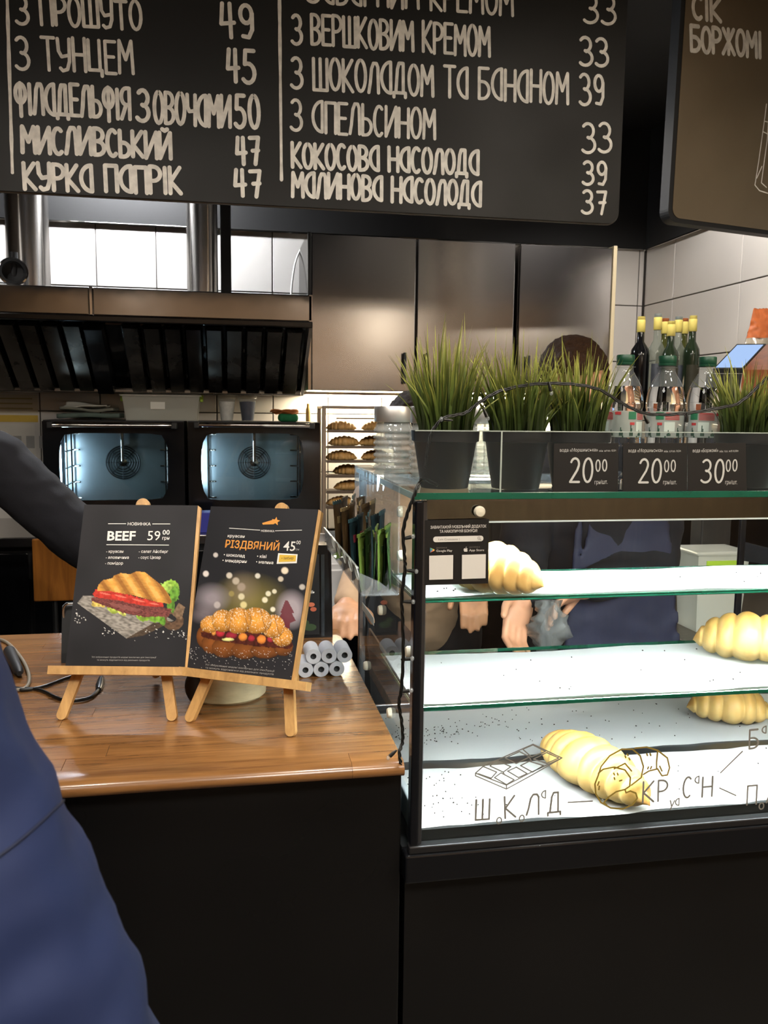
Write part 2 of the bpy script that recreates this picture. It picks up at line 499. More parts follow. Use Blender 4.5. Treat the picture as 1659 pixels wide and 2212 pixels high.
def stext(mb, body, pl, p0, p1, hpx, hw, lift=0.0012, gap=0.13, jit=0.02):
    a = pl.at(*p0, lift); b = pl.at(*p1, lift); t = pl.at(p0[0], p0[1] - hpx, lift)
    ex = b - a; W = ex.length; ex.normalize(); ey = pl.n.cross(ex).normalized()
    H = (t - a).dot(ey)
    tot = sum(GLY[c][0] + gap for c in body) - gap
    sx = W / tot; x = 0.0
    for c in body:
        gw, st = GLY[c]
        jy = random.uniform(-jit, jit); js = 1 + random.uniform(-jit, jit)
        for s_ in st:
            ribbon(mb, [a + ex * ((x + px) * sx) + ey * ((py * js + jy) * H) for px, py in s_], hw, pl.n, 0.05)
        x += gw + gap
def strokes(mb, pl, polys, hw, lift=0.0012):
    for p in polys: ribbon(mb, [pl.at(*q, lift) for q in p], hw, pl.n)

def smooth_path(pts, n=6):
    P = [Vector(p) for p in pts]; out = []
    for i in range(len(P) - 1):
        p0 = P[max(i - 1, 0)]; p1 = P[i]; p2 = P[i + 1]; p3 = P[min(i + 2, len(P) - 1)]
        for k in range(n):
            t = k / n
            out.append(0.5 * ((2 * p1) + (p2 - p0) * t + (2 * p0 - 5 * p1 + 4 * p2 - p3) * t * t + (3 * p1 - p0 - 3 * p2 + p3) * t ** 3))
    out.append(P[-1]); return out

# ================================================================ materials used
M_BLACK = mat('black_matte', '17181a', 0.55, var=0.15, scale=8)
M_BLACKG = mat('black_gloss', '0c0d0f', 0.16, rvar=0.06, scale=6)
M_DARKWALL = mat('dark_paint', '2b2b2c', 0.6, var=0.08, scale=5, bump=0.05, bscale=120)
M_STEEL = mat('brushed_steel', 'b0acaa', 0.19, 1.0, var=0.08, scale=2.2, bump=0.09, bscale=3.0)
M_CHROME = mat('chrome', 'b9b4ae', 0.08, 1.0, var=0.08, scale=3, rvar=0.03)
M_HOODSTEEL = mat('hood_band_steel', '94908b', 0.12, 1.0, bump=0.5, bscale=3.2, scale=5, rvar=0.04)
M_DUCT = mat('duct_chrome', 'd2cec9', .22, 1.0)
_b = M_DUCT.node_tree.nodes['Principled BSDF']; _b.inputs['Anisotropic'].default_value = .92; _b.inputs['Anisotropic Rotation'].default_value = .25
_t = M_DUCT.node_tree.nodes.new('ShaderNodeTangent'); _t.direction_type = 'RADIAL'; _t.axis = 'Z'
M_DUCT.node_tree.links.new(_t.outputs[0], _b.inputs['Tangent'])
M_DARKSTEEL = mat('dark_filter_steel', '6e6a64', 0.27, 1.0, var=0.25, scale=8, rvar=0.08)
M_TILE = mat('white_tile', 'd6d2cd', 0.16, var=0.05, scale=2.5, objrand=0.03, spec=0.5)
M_GROUT = mat('grout', '5e5a55', 0.85, var=0.15, scale=60)
M_PLASTW = mat('white_plastic', 'e8e6e0', 0.4)
M_GLASS = glass('clear_glass')
M_ACRYL = glass('acrylic', (0.97, 0.98, 0.985), 1.42, 0.02, 0.05)
M_GREENEDGE = mat('green_glass_edge', '1f6b54', 0.12, trans=0.4, var=0.25, scale=9)
M_WALLROOM = wood('room_wood', '735c48', 'a68a6c', 0.45, 2, 0.1, 0.1)

# ================================================================ setting
XL, XR, YF, YB, ZC = -2.4, 1.885, -2.4, 3.7, 2.75
XR2, YC = 3.3, 1.75
struct(MB().box((XL - .1, YF - .1, -.1), (XR2 + .1, YB + .1, 0)).build('floor', mat('floor_tile', '3a3632', 0.35, var=0.2, scale=3)))
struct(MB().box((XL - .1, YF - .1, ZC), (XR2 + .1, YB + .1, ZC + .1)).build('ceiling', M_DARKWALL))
struct(MB().box((XL - .1, YF, 0), (XL, YB, ZC)).build('wall_left', mat('left_wall_paint', '4a423a', 0.6, var=0.12, scale=3)))
struct(MB().box((XL, YF - .1, 0), (XR2, YF, ZC)).build('wall_front', M_WALLROOM))
struct(MB().box((XR2, YF - .1, 0), (XR2 + .1, YC, ZC)).build('wall_side', mat('side_wall_paint', 'a08a70', .6, var=.1, scale=3)))
struct(MB().box((XR + .1, YC, 0), (XR2 + .1, YC + .1, ZC)).build('wall_end', mat('side_wall_paint', 'a08a70', .6)))
wb = struct(MB().box((XL, YB, 0), (XR + .1, YB + .1, ZC)).build('wall_back', M_GROUT))
wr = struct(MB().box((XR, YC, 0), (XR + .1, YB, ZC)).build('wall_right', M_GROUT))
ZT = 2.238
def tile_mesh(name, w_, h_, th, axis):
    g = 0.0022
    if axis == 'y': return MB().box((g, -th, g), (w_ - g, 0, h_ - g), 0.0018)
    return MB().box((-th, g, g), (0, w_ - g, h_ - g), 0.0018)
TW, TH = 0.236, 0.252
tb = None
for k in range(-5, 11):
    for r in range(5):
        x = -.511 + TW * k
        if x < XL or x + TW > XR + .24: continue
        if x + TW > XR:
            o = MB().box((x + .002, YB - .006, ZT - TH * (r + 1) + .002), (XR - .008, YB, ZT - TH * r - .002), .0018).build('tile', M_TILE, wb)
            continue
        if tb is None:
            tb = tile_mesh('tile', TW, TH, 0.006, 'y').build('tile', M_TILE, wb); o = tb
        else:
            o = tb.copy(); COL.objects.link(o)
        o.location = (x, YB, ZT - TH * (r + 1))
tr_ = None
for k in range(4):
    for r in range(5):
        y1 = 3.435 + .2 - .492 * k if k else 3.694
        y0 = 3.435 - .492 * k + (0 if k else 0)
        if k: y1 = y0 + .492
        w_ = (y1 - y0)
        if k == 0 or tr_ is None:
            o = tile_mesh('tile', w_, TH, 0.006, 'x').build('tile', M_TILE, wr)
            if k: tr_ = o
        else:
            o = tr_.copy(); COL.objects.link(o)
        o.location = (XR, y0, ZT - TH * (r + 1))
# dark painted upper wall and its metal edging
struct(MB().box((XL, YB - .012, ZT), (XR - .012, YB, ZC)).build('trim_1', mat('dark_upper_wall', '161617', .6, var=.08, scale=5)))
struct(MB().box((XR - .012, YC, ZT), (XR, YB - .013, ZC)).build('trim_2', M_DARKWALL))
struct(MB().box((XL, YB - .018, ZT - .008), (XR - .02, YB - .0061, ZT), .002).build('trim_3', M_CHROME))
struct(MB().box((XR - .018, YC, ZT - .008), (XR - .0061, YB - .02, ZT), .002).build('trim_4', M_CHROME))
struct(MB().box((XR - .014, YB - .014, 1.0), (XR - .0062, YB - .0062, ZT - .01)).build('trim_5', mat('dark_joint', '26211d', 0.6)))

# ceiling lamps (housings for the spot lights)
EM_W = emitter('lamp_warm', (1.0, 0.82, 0.6), 25)
for i, (p, d, c, lo) in enumerate(LAMP_HEADS):
    t = thing('ceiling_spotlight', (p.x, p.y, ZC), ['black ceiling spotlight, far left over the queue', 'black ceiling spotlight over the poster easels', 'black ceiling spotlight over the counter corner',
        'black ceiling spotlight over the pastry case', 'black ceiling spotlight at the back left of the queue area', 'black ceiling spotlight at the back right of the queue area',
        'black ceiling spotlight before the steel cabinets', 'black ceiling spotlight near the tiled right wall', 'black ceiling spotlight in the left kitchen corner'][i], 'lamp', 'black ceiling spotlights')
    Mz = d.to_track_quat('-Z', 'Y').to_matrix()
    mb = MB().lathe([(.028, .1), (.05, .085), (.055, .0), (.05, .0), (.045, .07), (.0, .075)], 24, p, Mz)
    mb.build('housing', M_BLACK, t, 40)
    MB().lathe([(.0, .035), (.044, .035), (.044, .04), (.0, .04)], 24, p, Mz).build('lamp_disc', EM_W, t, 40)
    MB().tube([(p.x, p.y, ZC), p - d * .09], .01).build('stem', M_BLACK, t)

# two added fill panels over the queue, unseen; then small panels, a wall lamp
EM_FILL = emitter('panel_fill', (1.0, .95, .87), 24)
for px_, py_, w_, lab in ((-.9, -.35, .6, 'added unseen fill light panel left over the queue'), (.35, -.35, .6, 'added unseen fill light panel in the middle over the queue'), (1.35, -.35, .35, 'small ceiling light panel right over the queue'), (2.55, -.6, .35, 'small ceiling light panel at the far right of the queue')):
    t = thing('light_panel', (px_, py_, ZC), lab, 'lamp', 'ceiling light panels')
    MB().box((px_ - w_ / 2 - .02, py_ - w_ / 2 - .02, ZC - .03), (px_ + w_ / 2 + .02, py_ + w_ / 2 + .02, ZC - .0), .004).build('frame', M_PLASTW, t)
    MB().box((px_ - w_ / 2, py_ - w_ / 2, ZC - .034), (px_ + w_ / 2, py_ + w_ / 2, ZC - .0305)).build('diffuser', EM_FILL if w_ > .5 else (emitter('panel_bright', (1.0, .88, .70), 190) if px_ > 2 else emitter('panel_small', (1.0, .86, .66), 45)), t)
t = thing('wall_lamp', (1.6, YF + .03, 2.3), 'warm rectangular wall lamp on the wooden wall behind the queue', 'lamp')
MB().box((1.45, YF, 2.25), (1.75, YF + .04, 2.55), .006).build('backplate', M_PLASTW, t)
MB().box((1.46, YF + .04, 2.26), (1.74, YF + .055, 2.54), .004).build('diffuser', emitter('wall_lamp_glow', (1.0, .86, .66), 14), t)

# ================================================================ exhaust hood, ducts
hz0, hz1, hy = 1.812, 1.905, 3.10
hx0, hx1 = -1.9, 0.307
sx = aY(196, 640, hy).x
hood = thing('exhaust_hood', ((hx0 + hx1) / 2, 3.4, 1.56), 'long steel exhaust hood with dark slanted filters above the ovens', 'exhaust hood')
MB().box((hx0, hy, hz0), (sx - .006, hy + .02, hz1), .004).build('front_band', M_HOODSTEEL, hood)
MB().box((sx + .006, hy, hz0), (hx1, hy + .02, hz1), .004).build('front_band', M_HOODSTEEL, hood)
MB().box((sx - .0055, hy - .004, hz0), (sx + .0055, hy + .015, hz1 + .004), .002).build('seam_strip', M_CHROME, hood)
MB().box((hx0, hy + .02, hz1 - .01), (hx1, YB - .02, hz1)).build('top_sheet', M_STEEL, hood)
MB().box((hx0, hy - .006, hz0 - .022), (hx1, hy + .03, hz0), .004).build('lower_lip', M_BLACKG, hood)
MB().prism([(hx1 - .012, hy, hz1), (hx1 - .012, YB - .02, hz1), (hx1 - .012, YB - .02, 1.555), (hx1 - .012, 3.47, 1.555), (hx1 - .012, hy, hz0 - .02)], (.012, 0, 0)).build('side_panel', M_STEEL, hood)
fy0, fz0, fy1, fz1 = hy + .03, hz0 - .025, 3.44, 1.575
MB().prism([(hx0, fy0 + .02, fz0 + .01), (hx0, fy1 + .03, fz1 + .01), (hx0, fy1 + .035, fz1), (hx0, fy0 + .03, fz0)], (hx1 - hx0 - .02, 0, 0)).build('filter_backing', M_BLACKG, hood)
MB().box((hx0, fy1 - .01, fz1 - .02), (hx1 - .014, fy1 + .05, fz1 - .003), .004).build('grease_channel', M_DARKSTEEL, hood)
MB().box((hx0, fy1 + .05, 1.555), (hx1 - .014, YB - .02, 1.575)).build('rear_sheet', M_DARKSTEEL, hood)
d = Vector((0, fy1 - fy0, fz1 - fz0)).normalized(); nrm = Vector((0, d.z, -d.y))
if nrm.y > 0: nrm = -nrm
def baffle(x0, x1, name='baffle', m=M_DARKSTEEL, up=.018):
    prof = [(x0, 0), (x0 + .006, up), (x1 - .006, up), (x1, 0)]
    a = [Vector((px, fy0, fz0)) + nrm * q for px, q in prof]
    b = [Vector((px, fy1, fz1)) + nrm * q for px, q in prof]
    mb = MB(); mb.add(a + b, [(0, 1, 5, 4), (1, 2, 6, 5), (2, 3, 7, 6), (0, 3, 2, 1), (4, 5, 6, 7)])
    return mb.build(name, m, hood)
x = hx1 - .03
nb = 0
while x > -1.45:
    if abs(x - .04 - sx) < .045:
        baffle(sx - .035, sx + .035, 'filter_divider', M_BLACKG, .03); x = sx - .04; continue
    baffle(x - .062, x); x -= .0715; nb += 1
# ceiling ducts
def duct(px0, px1, yb, label):
    a = aY(px0, 520, 3.4); b = aY(px1, 520, 3.4); r = (b.x - a.x) / 2; c = (a.x + b.x) / 2
    t = thing('exhaust_duct', (c, 3.42, hz1), label, 'duct', 'chrome exhaust ducts')
    MB().tube([(c, 3.42, hz1 + .012), (c, 3.42, ZC)], r, 40).build('pipe', M_DUCT, t, 40)
    MB().lathe([(r, 0), (r + .016, 0), (r + .016, .004), (r + .004, .008), (r + .002, .03), (r, .03)], 40, (c, 3.42, hz1)).build('flange', M_CHROME, t, 40)
    return c, r
duct(10, 104, 612, 'wide chrome exhaust duct at the left edge of the hood')
dc, dr = duct(402, 470, 625, 'narrower chrome exhaust duct in the middle of the hood')
t = thing('black_upright', (dc + dr + .04, 3.47, hz1), 'black square upright right behind the middle chrome duct', 'pipe')
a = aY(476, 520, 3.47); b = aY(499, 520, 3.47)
MB().box((a.x, 3.45, hz1), (b.x, 3.5, ZC), .004).build('pipe', M_BLACK, t)  # square black upright from the hood to the ceiling
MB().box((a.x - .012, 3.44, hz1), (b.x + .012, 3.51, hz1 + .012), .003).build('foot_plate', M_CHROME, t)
# thin white cable looping down the tiles behind the hood
cp = [aY(x, y, 3.66) for x, y in ((668, 520), (655, 530), (640, 560), (632, 600), (628, 645))]
tag(MB().tube(smooth_path(cp, 6), .004, 8).build('wall_cable', M_PLASTW, None, True), 'thin white cable hanging on the tiles beside the steel cabinets', 'cable')
# linear lamp behind the menu board over the hood
t = thing('tube_lamp', (-.39, 3.46, 2.62), 'white linear ceiling lamp above the exhaust hood', 'lamp')
MB().box((-.615, 3.42, 2.645), (-.165, 3.50, 2.68), .006).build('housing', M_PLASTW, t)
MB().box((-.61, 3.425, 2.632), (-.17, 3.495, 2.645), .003).build('diffuser', emitter('tube_cool', (.95, .97, 1.0), 420), t)
MB().tube([(-.55, 3.46, 2.68), (-.55, 3.46, ZC)], .006).build('hanger', M_CHROME, t)
MB().tube([(-.25, 3.46, 2.68), (-.25, 3.46, ZC)], .006).build('hanger', M_CHROME, t)
# black clip lamp by the left duct
c = aY(28, 588, 3.2)
t = thing('clip_spotlight', (c.x, c.y, hz1), 'small black round spotlight standing on the hood by the left duct', 'lamp')
Mx = Matrix.Rotation(R(80), 3, 'X') @ Matrix.Rotation(R(15), 3, 'Y')
MB().lathe([(.02, -.05), (.036, -.04), (.044, .0), (.044, .012), (.036, .012), (.034, -.005), (0, -.01)], 28, (c.x, c.y, c.z), Mx).build('head', M_BLACK, t, 40)
MB().lathe([(.0445, .0), (.049, .002), (.049, .01), (.0445, .012)], 28, (c.x, c.y, c.z), Mx, False, False).build('rim', M_CHROME, t, 40)
MB().tube([(c.x, c.y + .02, hz1), (c.x, c.y + .02, c.z + .07)], .014, 12).build('arm', M_BLACK, t)
MB().box((c.x - .03, c.y, hz1), (c.x + .03, c.y + .05, hz1 + .008), .002).build('base', M_BLACK, t)

# ================================================================ wall cabinets
cy, cz0, cz1 = 3.30, 1.574, 2.157
xs = [(0.322, aY(898, 680, cy).x), (aY(900, 680, cy).x, aY(1111, 680, cy).x), (aY(1120, 680, cy).x, 1.537)]
labs = ['brushed steel wall cabinet next to the exhaust hood', 'middle brushed steel wall cabinet with warm lamp glint', 'brushed steel wall cabinet nearest the tiled right wall']
for i, (a, b) in enumerate(xs):
    t = thing('wall_cabinet', ((a + b) / 2, cy + .2, cz0), labs[i], 'cabinet', 'steel wall cabinets')
    MB().box((a + .001, cy + .02, cz0), (b - .001, YB - .008, cz1 - .004)).build('body', M_STEEL, t)
    dr_ = MB().box((a + .002, cy, cz0), (b - .002, cy + .018, cz1), .003).build('door', M_STEEL, t)
    hxx = b - .045 if i == 0 else a + .04
    mb = MB().box((hxx - .006, cy - .026, cz0 + .03), (hxx + .006, cy - .016, cz0 + .15), .003)
    mb.box((hxx - .004, cy - .018, cz0 + .04), (hxx + .004, cy, cz0 + .05)); mb.box((hxx - .004, cy - .018, cz0 + .13), (hxx + .004, cy, cz0 + .14))
    h = mb.build('handle', M_BLACK, t); h.parent = dr_
    if i == 0: MB().box((a - .014, cy - .004, cz0), (a, YB - .008, cz1 + .006), .002).build('end_panel', M_CHROME, t)
    if i == 2: MB().box((b, cy - .004, cz0 - .3), (b + .016, YB - .008, cz1 + .01), .002).build('end_panel', mat('cream_panel', 'd8c9a6', 0.35), t)
# warm LED strip under the cabinets
t = thing('led_strip', (.9, 3.55, cz0 - .01), 'warm glowing light strip under the steel wall cabinets', 'lamp')
MB().box((.32, 3.58, cz0 - .012), (1.52, 3.64, cz0 - .002), .002).build('profile', M_CHROME, t)
MB().box((.33, 3.585, cz0 - .018), (1.51, 3.635, cz0 - .012), .002).build('diffuser', emitter('led_warm', (1.0, .84, .58), 120), t)

# ================================================================ steel table and ovens
TZ = 1.045
t = thing('oven_table', (-.65, 3.42, 0), 'dark work table with steel edge under the two ovens', 'table')
MB().box((-1.75, 3.12, TZ - .035), (.366, 3.68, TZ), .003).build('top', M_STEEL, t)
MB().box((-1.73, 3.16, .08), (.36, 3.67, TZ - .036)).build('cabinet_body', M_BLACK, t)
for i in range(4):
    a = -1.71 + i * .515
    MB().box((a, 3.145, .12), (a + .5, 3.16, TZ - .06), .003).build('door', M_BLACKG, t)
for a in (-1.7, .3):
    MB().box((a, 3.2, 0), (a + .05, 3.6, .08)).build('foot', M_BLACK, t)
def loop_rect(x0, x1, z0, z1, y, n=48):
    pts = []
    for i in range(n):
        a = 2 * math.pi * i / n + math.pi / 4
        cx_, cz_ = math.cos(a), math.sin(a); s = max(abs(cx_), abs(cz_))
        pts.append(Vector(((x0 + x1) / 2 + cx_ / s * (x1 - x0) / 2, y, (z0 + z1) / 2 + cz_ / s * (z1 - z0) / 2)))
    return pts
def loop_barrel(x0, x1, z0, z1, y, bul, n=48):
    pts = []
    for p in loop_rect(x0, x1, z0, z1, y, n):
        q = (p.z - (z0 + z1) / 2) / ((z1 - z0) / 2); u = (p.x - (x0 + x1) / 2) / ((x1 - x0) / 2)
        w_ = 1 + bul * (1 - q * q) - .08 * (abs(q) ** 6)
        h_ = 1 - .05 * abs(u) ** 8
        pts.append(Vector(((x0 + x1) / 2 + u * w_ * (x1 - x0) / 2, y, (z0 + z1) / 2 + q * h_ * (z1 - z0) / 2)))
    return pts
M_OVGLASS = glass('oven_glass', (.72, .82, .86), 1.5)
M_CAV = mat('oven_cavity_steel', '9fa9b0', 0.32, 0.85, var=0.2, scale=6)
oy = 3.4
def oven(px0, px1, wx0, wx1, label):
    x0 = aY(px0, 910, oy).x; x1 = aY(px1, 910, oy).x
    z1 = 1.450; z0 = TZ
    t = thing('convection_oven', ((x0 + x1) / 2, oy + .14, TZ), label, 'oven', 'black convection ovens')
    # shell
    mb = MB().box((x0, oy + .02, z1 - .025), (x1, YB - .02, z1)); mb.box((x0, oy + .02, z0), (x1, YB - .02, z0 + .06))
    mb.box((x0, oy + .02, z0 + .06), (x0 + .04, YB - .02, z1 - .025)); mb.box((x1 - .04, oy + .02, z0 + .06), (x1, YB - .02, z1 - .025))
    mb.box((x0, YB - .05, z0), (x1, YB - .02, z1))
    mb.build('body', mat('oven_shell', '2a2b2d', .4, .6), t)
    wa = aY(wx0, 1000, oy).x; wb_ = aY(wx1, 1000, oy).x
    wz0 = aY((wx0 + wx1) / 2, 1080, oy).z; wz1 = aY((wx0 + wx1) / 2, 936, oy).z
    door = MB().ring(loop_rect(x0, x1, z0 + .012, z1 - .004, oy), loop_barrel(wa + .012, wb_ - .012, wz0, wz1, oy, .045), (0, .02, 0)).build('door', M_BLACKG, t)
    g = loop_barrel(wa + .008, wb_ - .008, wz0 - .003, wz1 + .003, oy + .009, .045)
    MB().prism(g, (0, .003, 0)).build('window_pane', M_OVGLASS, t).parent = door
    zh = aY((px0 + px1) / 2, 919, oy - .04).z
    mb = MB().tube([(x0 + .035, oy - .035, zh), (x1 - .035, oy - .035, zh)], .009, 14)
    h = mb.build('handle', M_CHROME, t, 40); h.parent = door
    for xx in (x0 + .025, x1 - .045):
        MB().box((xx, oy - .045, zh - .012), (xx + .02, oy, zh + .012), .003).build('handle_bracket', M_BLACK, t).parent = door
    # lower control panel
    MB().box((x0, oy + .0, z0), (x1, oy + .018, z0 + .012), .002).build('base_strip', M_BLACK, t)
    # cavity: backplate with fan grille and a spray pipe
    cb = oy + .2
    MB().box((x0 + .042, cb, z0 + .06), (x1 - .042, cb + .004, z1 - .026)).build('back_plate', M_CAV, t)
    MB().box((x0 + .042, oy + .03, z0 + .056), (x1 - .042, cb, z0 + .06)).build('cavity_floor', mat('cavity_dark', '55585a', .35, .8), t)
    cx_ = (wa + wb_) / 2 + .01; cz_ = (wz0 + wz1) / 2 + .005
    fan = MB()
    for rr in (.028, .038, .048, .058, .066):
        fan.tube([(cx_ + rr * math.cos(2 * math.pi * i / 32), cb - .006, cz_ + rr * math.sin(2 * math.pi * i / 32)) for i in range(32)], .0026, 6, closed=True)
    for k in range(8):
        a = math.pi * k / 4
        fan.tube([(cx_ + .014 * math.cos(a), cb - .006, cz_ + .014 * math.sin(a)), (cx_ + .066 * math.cos(a), cb - .006, cz_ + .066 * math.sin(a))], .002, 6)
    fan.build('fan_grille', mat('fan_dark', '2e3133', .4, .6), t)
    MB().lathe([(0, .012), (.016, .01), (.018, 0)], 20, (cx_, cb - .002, cz_), Matrix.Rotation(R(90), 3, 'X')).build('fan_hub', M_CHROME, t, 40)
    MB().tube([(cx_, cb - .022, z1 - .03), (cx_, cb - .022, cz_ + .005)], .007, 10).build('water_pipe', M_CHROME, t, 40)
    # side rails and the light column on the left
    for xx, s_ in ((x0 + .075, 1), (x1 - .075, -1)):
        mb = MB()
        for yy in (oy + .06, cb - .03): mb.tube([(xx, yy, z0 + .07), (xx, yy, z1 - .04)], .0035, 6)
        for q in range(5):
            zz = z0 + .09 + q * .065
            mb.tube([(xx, oy + .04, zz), (xx, cb - .015, zz), (xx + s_ * .03, cb - .015, zz)], .003, 6)
        mb.build('rack_rail', M_CHROME, t)
    MB().box((x0 + .046, oy + .05, z0 + .12), (x0 + .052, oy + .075, z1 - .09)).build('oven_lamp', emitter('oven_cool', (.82, .92, 1.0), 60), t)
    # a few warmer reflections: tray lying on the floor rail
    return t
oven(90, 397, 125, 366, 'left black convection oven with lit cavity and fan')
oven(405, 691, 433, 658, 'right black convection oven beside the croissant rack')

# things on the ovens
OZ = 1.450
t = thing('plastic_bin', (-.26, 3.53, OZ), 'clear plastic storage bin with green clips on the ovens', 'container')
a = aY(268, 842, 3.53).x; b = aY(432, 842, 3.53).x
zt = 1.545
def tapered_bin(x0, x1, y0, y1, z0, z1, ins, th=.003):
    mb = MB()
    def rc(i, z): return [Vector((x0 + i, y0 + i, z)), Vector((x1 - i, y0 + i, z)), Vector((x1 - i, y1 - i, z)), Vector((x0 + i, y1 - i, z))]
    o1, o0, i1, i0 = rc(0, z1), rc(ins, z0), rc(th, z1), rc(ins + th, z0 + th)
    vs = o0 + o1 + i0 + i1; fs = [(3, 2, 1, 0), (8, 9, 10, 11)]
    for k in range(4):
        n_ = (k + 1) % 4
        fs += [(k, n_, 4 + n_, 4 + k), (8 + k, 12 + k, 12 + n_, 8 + n_), (4 + k, 4 + n_, 12 + n_, 12 + k)]
    mb.add(vs, fs); return mb
M_FROST = glass('frosted_plastic', (.93, .94, .92), 1.5, .15, .28, (.85, .85, .8))
tapered_bin(a, b, 3.45, 3.62, OZ, zt, .012).build('tub', M_FROST, t)
MB().ring(loop_rect(a - .006, b + .006, 0, 0, 0, 4) and [Vector((a - .008, 3.442, zt)), Vector((b + .008, 3.442, zt)), Vector((b + .008, 3.628, zt)), Vector((a - .008, 3.628, zt))],
          [Vector((a, 3.45, zt)), Vector((b, 3.45, zt)), Vector((b, 3.62, zt)), Vector((a, 3.62, zt))], (0, 0, .006)).build('rim', M_FROST, t)
for xx in (a - .012, b):
    MB().box((xx, 3.5, zt - .02), (xx + .012, 3.56, zt + .008), .002).build('clip', mat('lime_plastic', '9fc23c', .4), t)
MB().box((-.29, 3.452, zt - .05), (-.235, 3.4535, zt - .022)).build('label_sticker', mat('sticker_white', 'ecece6', .5), t)
# folded cloth pile
c = aY(195, 895, 3.55)
def wavy_sheet(x0, x1, y0, y1, z, amp, nx=24, ny=12, seed=0, th=.002, sc=9):
    mb = MB(); vs = []; fs = []
    for k in range(2):
        for j in range(ny + 1):
            for i in range(nx + 1):
                x = x0 + (x1 - x0) * i / nx; y = y0 + (y1 - y0) * j / ny
                e = noise.noise(Vector((x * sc, y * sc, seed * 3.1)))
                x += .006 * noise.noise(Vector((x * 20, y * 20, seed + 7))) ; y += .006 * noise.noise(Vector((x * 22, y * 22, seed + 17)))
                vs.append((x, y, z + amp * (e + .6) + k * th))
    N = (nx + 1) * (ny + 1)
    for j in range(ny):
        for i in range(nx):
            q = j * (nx + 1) + i
            fs.append((q, q + nx + 1, q + nx + 2, q + 1)); fs.append((N + q, N + q + 1, N + q + nx + 2, N + q + nx + 1))
    def side(ids):
        for p, q in zip(ids[:-1], ids[1:]): fs.append((p, q, N + q, N + p))
    side([i for i in range(nx + 1)]); side([ny * (nx + 1) + i for i in range(nx, -1, -1)])
    side([j * (nx + 1) for j in range(ny, -1, -1)]); side([j * (nx + 1) + nx for j in range(ny + 1)])
    return mb.add(vs, fs)
t = thing('cloth_pile', (c.x, 3.55, OZ), 'pile of folded grey-green cloths with white paper on the left oven', 'cloths')
wavy_sheet(c.x - .11, c.x + .12, 3.46, 3.63, OZ + .002, .010, seed=1, th=.016).build('lower_cloth', mat('cloth_green', '5f6f68', .9, var=.2), t, True)
wavy_sheet(c.x - .10, c.x + .10, 3.465, 3.62, OZ + .027, .014, seed=2, th=.010).build('middle_cloth', mat('cloth_grey', '77786f', .9, var=.2), t, True)
wavy_sheet(c.x - .085, c.x + .07, 3.47, 3.6, OZ + .048, .022, seed=3, th=.002).build('paper_sheet', mat('paper_dull', 'd9d6cd', .8), t, True)
# two dome-lid cups
for px, colr, lab in ((490, 'e9e6df', 'clear dome-lid cup with white filling on the right oven'), (535, '222c4a', 'clear dome-lid cup with dark blue filling on the right oven')):
    c = aY(px, 905, 3.52); zt_ = aY(px, 842, 3.52).z - OZ
    t = thing('dome_cup', (c.x, 3.52, OZ), lab, 'cup', 'dome-lid cups on the oven')
    rw = .036
    MB().lathe([(.024, 0), (.0355, zt_ - .035), (.0355, zt_ - .033), (.0345, zt_ - .035), (.023, .002), (0, .002)], 28, (c.x, 3.52, OZ), None).build('cup', M_ACRYL, t, 40)
    MB().lathe([(.038, zt_ - .036), (.038, zt_ - .031), (.034, zt_ - .018), (.022, zt_ - .004), (.006, zt_), (.0, zt_)], 28, (c.x, 3.52, OZ), None, False, False).build('dome_lid', M_FROST, t, 40)
    MB().lathe([(.022, .003), (.0325, zt_ * .62), (.0, zt_ * .64)], 24, (c.x, 3.52, OZ)).build('filling', mat('fill_' + colr, colr, .7, var=.2, scale=60), t, 40)
# scrubbing pad bundle
c = aY(622, 900, 3.5)
t = thing('strap_bundle', (c.x, 3.5, OZ), 'small green and orange strap bundle on the right oven', 'strap')
MB().box((c.x - .04, 3.46, OZ), (c.x + .04, 3.53, OZ + .032), .012).build('green_roll', mat('green_cloth', '1f7a4d', .8, var=.2, scale=80), t, True)
mb = MB()
for k in range(6):
    zz = OZ + .036 + .004 * (k % 3); r_ = .03 + .004 * k
    mb.tube([(c.x - .003 * k + r_ * 1.1 * math.cos(2 * math.pi * i / 24), 3.495 + .75 * r_ * math.sin(2 * math.pi * i / 24), zz + .004 * math.sin(i + k)) for i in range(24)], .0035, 6, closed=True)
mb.build('orange_cord', mat('orange_cord', 'a5602c', .7), t, True)
c = aY(666, 900, 3.6)
tag(MB().lathe([(.011, 0), (.011, .05), (.007, .06), (.007, .075), (.0, .075)], 16, (c.x, 3.6, OZ)).build('small_bottle', mat('amber_dull', 'b89a5c', .3), None, 40), 'slim amber bottle at the right end of the ovens', 'bottle')
